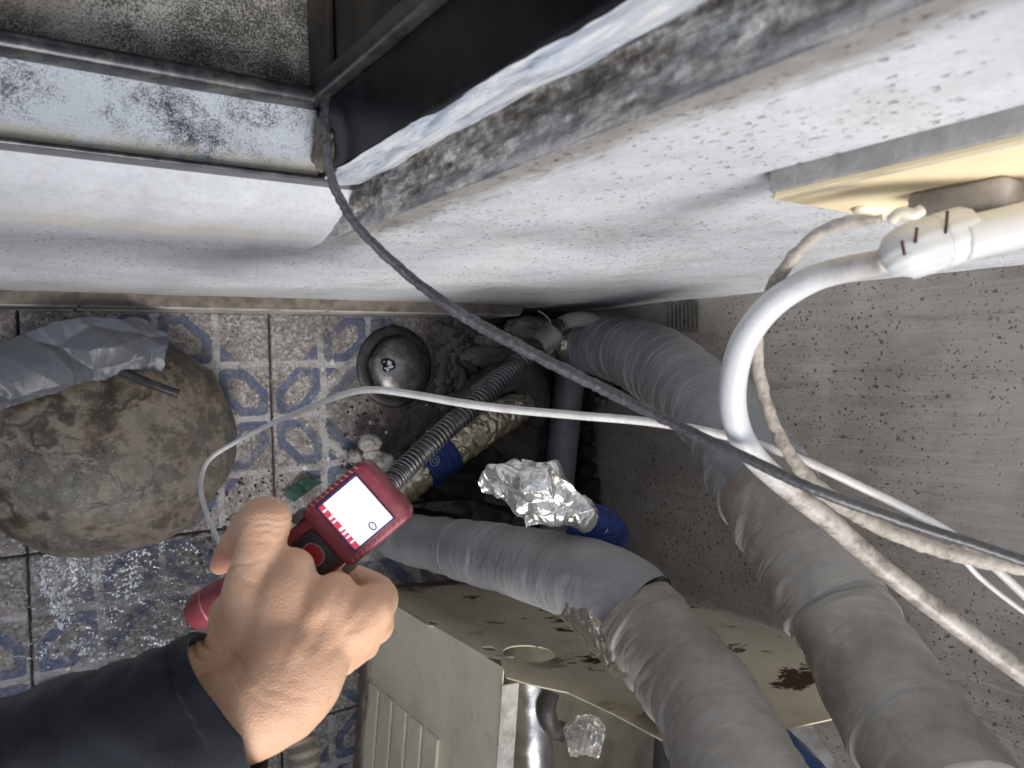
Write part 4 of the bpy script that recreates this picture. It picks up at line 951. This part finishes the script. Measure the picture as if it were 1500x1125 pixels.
scatter('fallen_flakes', 70, lambda r: (430+r.rand()*300, 490+r.rand()*230), .0022, simple('white_flake', (.62, .62, .6), .5), 'tiny white flakes fallen around the floor drain', 'flakes', 11, .4)

# ------------------------------------------------------------------ red inspection device
DD = .445; k_ = DD/1112
o_ = P(521, 752, DD)
au = np.array([.765, -.644]); bu = np.array([.690, .724])
camx = np.array([XH[0], YH[0], -DN[0]]); camy = np.array([XH[1], YH[1], -DN[1]]); camz = np.array([XH[2], YH[2], -DN[2]])
A_ = camx*au[0]+camy*au[1]; B_ = camx*bu[0]+camy*bu[1]
A_ /= np.linalg.norm(A_); B_ -= A_*(A_@B_)*.6; B_ /= np.linalg.norm(B_); N_ = -np.cross(A_, B_)
if N_@camz > 0: N_ = -N_
dv = thing('inspection_camera', 'dark red handheld inspection camera with lit white screen, held in the hand', 'camera device', o_)
D = lambda a, b, z: o_+A_*(a*k_)+B_*(b*k_)+N_*(z*k_)      # a,b in photo pixels about the screen centre, z toward the viewer
def rbox(a0, a1, b0, b1, z0, z1, rad, bev=4, n=7, taper=0.):
    cs = [(a1-rad, b1-rad, 0), (a0+rad, b1-rad, 90), (a0+rad, b0+rad, 180), (a1-rad, b0+rad, 270)]
    def loop(ins):
        return [(cx+(max(rad-ins, .1))*math.cos(R(st+t)), cy+(max(rad-ins, .1))*math.sin(R(st+t))) for cx, cy, st in cs for t in np.linspace(0, 90, n)]
    lv = [(bev, z0), (bev*.3, z0+bev*.3), (0, z0+bev), (0, z1-bev), (bev*.3, z1-bev*.3), (bev, z1)]
    V_ = []; m = 4*n
    for ins, z in lv: V_ += [D(a, b, z) for a, b in loop(ins)]
    F_ = [(r*m+i, r*m+(i+1) % m, (r+1)*m+(i+1) % m, (r+1)*m+i) for r in range(len(lv)-1) for i in range(m)]
    F_ += [tuple(reversed(range(m))), tuple(range((len(lv)-1)*m, len(lv)*m))]; return np.array(V_), F_
v, f = rbox(-62, 62, -55, 57, -48, 3, 16, 6); mk('head', v, f, RED, dv)
v, f = rbox(-38, 40, -46, 44, 3.2, 5.2, 3, .8); mk('screen_bezel', v, f, simple('bezel_plum', (.07, .03, .09), .3), dv, smooth=False)
v, f = rbox(-34, 38, -41, 40, 5.4, 5.8, 2, .1); mk('screen', v, f, SCRW, dv, smooth=False)
v, f = rbox(-34, -25, -41, 40, 6.0, 6.2, 1, .05); mk('screen_band', v, f, SCRR, dv, smooth=False)
for q in (-33, -20, -12, 2, 10, 18, 27):
    mb = MB().box((-33, q, 6.4), (-26, q+2.6+(q % 3), 6.5)); mb.xf(lambda p: D(p[0]+.25*(p[1]-q), p[1], p[2])); mk('screen_text', mb.v, mb.f, SCRW, dv, smooth=False)
cc = [D(8+4.2*math.cos(t), 30+6.2*math.sin(t), 6.6) for t in np.linspace(0, 2*math.pi, 25)]
v, fl, uv = tube(cc, [.00042]*25, 50, 6); mk('screen_zero', v, fl, SCRD, dv)
for (a0, b0, w_, h_) in ((26, -6, 1.2, 14), (22, 14, 1.4, 5), (-2, -16, 1.6, 4), (18, -18, 1, 6)):
    mb = MB().box((a0, b0, 6.3), (a0+w_, b0+h_, 6.5)); mb.xf(lambda p: D(*p)); mk('screen_print', mb.v, mb.f, SCRP, dv, smooth=False)
for sgn, b0, in ((-1, -51), (1, 49.5)):
    for i in range(11):
        a0 = -48+i*9.3; mb = MB().box((-1.2, -3.2, 0), (1.2, 3.2, 1.2), .4); an = .5*sgn; ca, sa = math.cos(an), math.sin(an)
        mb.xf(lambda p: D(a0+p[0]*ca-p[1]*sa, b0+p[0]*sa+p[1]*ca, 2.4+p[2])); mk('grip_ridge', mb.v, mb.f, REDL, dv, smooth=False)
v, f = rbox(-112, -56, -44, 46, -44, -4, 12, 6); mk('neck', v, f, RED, dv)
v, f = rbox(-108, -62, -26, 42, -4.5, -1.5, 9, 1.2); mk('keypad', v, f, DGREY, dv)
v, f = rbox(-100, -74, -10, 22, -1.6, 1.8, 11, 1.4); mk('button', v, f, REDB, dv)
cc = [D(-87+14.5*math.cos(t), 6+17.5*math.sin(t), -1.0) for t in np.linspace(0, 2*math.pi, 25)]
v, fl, uv = tube(cc, [.0004]*25, 50, 6); mk('button_outline', v, fl, simple('outline_grey', (.4, .36, .34), .5), dv)
v, f = rbox(-80, -56, -58, -44, -30, -2, 5, 2); mk('corner_clip', v, f, OLIVE, dv)
v, f = rbox(-72, -52, 48, 62, -30, -2, 5, 2); mk('corner_clip', v, f, OLIVE, dv)
hl = [D(-90, 2, -24), P(420, 838, .475), P(350, 868, .485), P(300, 893, .49), P(281, 905, .49)]
v, fl, uv = tube(hl, [.0150, .0145, .0135, .0125, .0085], 60, 36); mk('handle', v, fl, RED, dv)
v, fl, uv = tube([P(312, 887, .489), P(308, 889, .489)], [.0131, .0131], 6, 36); mk('handle_seam', v, fl, simple('seam_line', (.5, .2, .2), .5), dv)
ax = [(345, 845, .50, 9), (330, 812, .50, 8), (345, 790, .50, 7), (365, 772, .49, 6)]
v, fl, uv = tube(px(ax), prad(ax), 30, 14); mk('cable_gland', v, fl, DGREY, dv)

# ------------------------------------------------------------------ hand
pn = thing('person', 'bare right hand and dark navy sleeve gripping the red device', 'person', P(300, 1060, .38))
caps = []
def limb(pl, n=26):
    A = cr(np.column_stack([px(pl), prad(pl)]), n); caps.extend(A.tolist())
limb([(60, 1190, .36, 60), (200, 1120, .375, 66), (310, 1060, .385, 72), (385, 1025, .395, 78), (420, 970, .405, 72)], 40)   # forearm, wrist
limb([(415, 1030, .398, 60), (440, 985, .405, 66), (455, 930, .415, 60)], 20)
limb([(250, 1012, .392, 48), (320, 972, .402, 46), (365, 945, .408, 48)], 18)
limb([(385, 985, .405, 62), (380, 920, .415, 55), (372, 862, .418, 44), (382, 805, .42, 35), (390, 763, .425, 38)], 34)       # thumb side
limb([(390, 763, .425, 38), (375, 765, .44, 31), (350, 790, .455, 24), (330, 818, .465, 19), (322, 828, .468, 16)], 20)     # bent tip
limb([(400, 950, .41, 60), (420, 880, .415, 50), (430, 835, .42, 34)], 20)
limb([(420, 950, .41, 58), (468, 895, .415, 45), (492, 868, .425, 32)], 20)
limb([(430, 960, .41, 56), (505, 915, .42, 42), (540, 893, .43, 36)], 20)
limb([(430, 985, .41, 52), (490, 955, .425, 38), (522, 940, .44, 32)], 20)
limb([(385, 850, .424, 36), (415, 850, .426, 34), (440, 870, .424, 38)], 16)
limb([(425, 880, .424, 40), (450, 900, .42, 44), (480, 925, .42, 42), (500, 930, .425, 38)], 20)
limb([(440, 865, .434, 30), (475, 888, .43, 34), (512, 908, .43, 34), (525, 925, .432, 32)], 20)
limb([(340, 900, .425, 34), (345, 940, .42, 42), (360, 990, .41, 50)], 16)
# fingers folded under the handle: four separate chains
limb([(540, 893, .432, 36), (553, 880, .447, 31), (550, 868, .468, 27), (515, 850, .485, 24), (470, 838, .495, 21), (440, 835, .495, 18)], 30)
limb([(535, 915, .437, 33), (550, 912, .455, 29), (530, 893, .485, 25), (480, 872, .50, 23), (430, 858, .505, 20), (405, 856, .50, 17)], 30)
limb([(520, 938, .442, 30), (530, 940, .462, 26), (500, 925, .492, 23), (450, 905, .505, 21), (405, 893, .507, 18), (385, 890, .50, 16)], 30)
limb([(495, 962, .44, 28), (500, 966, .46, 23), (470, 955, .485, 20), (425, 938, .50, 18), (385, 925, .50, 16)], 26)
caps = np.array(caps)
import bmesh
bm = bmesh.new(); mbv = []; 
ico = bmesh.new(); bmesh.ops.create_icosphere(ico, subdivisions=3, radius=1); iv = np.array([v_.co for v_ in ico.verts]); ico.verts.index_update(); ifc = np.array([[q.index for q in fc_.verts] for fc_ in ico.faces]); ico.free(); bm.free()
V_ = []; F_ = []; b = 0
for c_ in caps: V_.append(iv*c_[3]+c_[:3]); F_.append(ifc+b); b += len(iv)
pl_ = LOC[pn.name]
tmp = bpy.data.meshes.new('tmp_hand'); _fast(tmp, np.vstack(V_)-pl_, np.vstack(F_)); to = bpy.data.objects.new('tmp_hand', tmp); C.objects.link(to)
m = to.modifiers.new('r', 'REMESH'); m.mode = 'VOXEL'; m.voxel_size = .0011
m = to.modifiers.new('s', 'SMOOTH'); m.factor = .6; m.iterations = 38
dg = bpy.context.evaluated_depsgraph_get(); em = bpy.data.meshes.new_from_object(to.evaluated_get(dg)); bpy.data.objects.remove(to)
hv = np.zeros(len(em.vertices)*3); em.vertices.foreach_get('co', hv); hv = hv.reshape(-1, 3); hn = np.zeros(len(hv)*3); em.vertices.foreach_get('normal', hn); hn = hn.reshape(-1, 3)
wv = hv+pl_
dsp = .0006*fbm(wv, 45, 3, 3)
def crease(c, dirx, width, length, depth, wave=.3):
    """a skin fold: groove through c, along dirx"""
    global dsp
    d = np.array(dirx, float); d /= np.linalg.norm(d); q = wv-c; al = q@d; pe = camz-d*(camz@d); pe = np.cross(d, pe/np.linalg.norm(pe)); ac = q@pe+wave*.002*np.sin(al*500)
    dep = q@camz
    dsp = dsp-.75*depth*np.exp(-(ac/width)**2)*np.exp(-(al/length)**4)*(np.abs(dep) < .03)
for (u, v_, dd_, dx, dy, w_, l_, de) in ((388, 775, .40, 1, .12, .0009, .012, .0007), (388, 766, .40, 1, .06, .0008, .011, .0005), (390, 785, .40, 1, .18, .0008, .011, .0006), (386, 800, .40, 1, .1, .0007, .010, .0004),
      (305, 912, .41, 1, .35, .0012, .010, .0011), (308, 925, .41, 1, .5, .0012, .010, .0011), (305, 935, .41, 1, .6, .001, .008, .0008), (345, 845, .40, .8, .5, .0016, .012, .0007), (350, 830, .40, 1, -.2, .001, .012, .0005),
      (540, 860, .41, .3, 1, .0012, .010, .0006), (478, 905, .40, .5, -1, .0035, .018, .0011), (440, 900, .40, .25, -1, .0035, .02, .0009), (515, 925, .40, .8, -.8, .0035, .016, .0010), (400, 985, .39, 1, .5, .0012, .025, .0004), (395, 1000, .39, 1, .55, .0012, .025, .0004)):
    crease(P(u, v_, dd_), camx*dx+camy*dy, w_, l_, de)
em.vertices.foreach_set('co', (hv+hn*dsp[:, None]).ravel()); em.shade_smooth(); em.materials.clear(); em.materials.append(SKIN); em.update()
ho = bpy.data.objects.new('body', em); C.objects.link(ho); ho.parent = pn; LOC[ho.name] = pl_
def slv(s, t, p):
    return .0014*(s > s.max()-.016)+.0005*np.sin(t*60)*(np.abs(s-s.max()+.016) < .0012)+.0025*fbm(p, 30, 5, 3)+.0020*np.abs(vn(np.stack([np.cos(t)*1.5, np.sin(t)*1.5, s*45], -1), 1.2, 8))
ax = [(-180, 1230, .34, 112), (0, 1140, .352, 112), (140, 1097, .365, 110), (240, 1068, .375, 106), (300, 1050, .38, 101), (374, 1034, .384, 97)]
sv, sf, uv = tube(px(ax), prad(ax), 160, 90, slv, cap=False)
cw = np.clip((uv[:, 0]/uv[:, 0].max()-.45)/.55, 0, 1)**2; ce = cr(px(ax), 160)[np.minimum(np.arange(len(sv))//90, 159)]
cm = np.clip((sv-ce)@(-camy), 0, 1); sv = sv-camx*(cm*cw*.75)[:, None]
so_ = mk('sleeve', sv, sf, SLEEVE, pn); m = so_.modifiers.new('t', 'SOLIDIFY'); m.thickness = .002
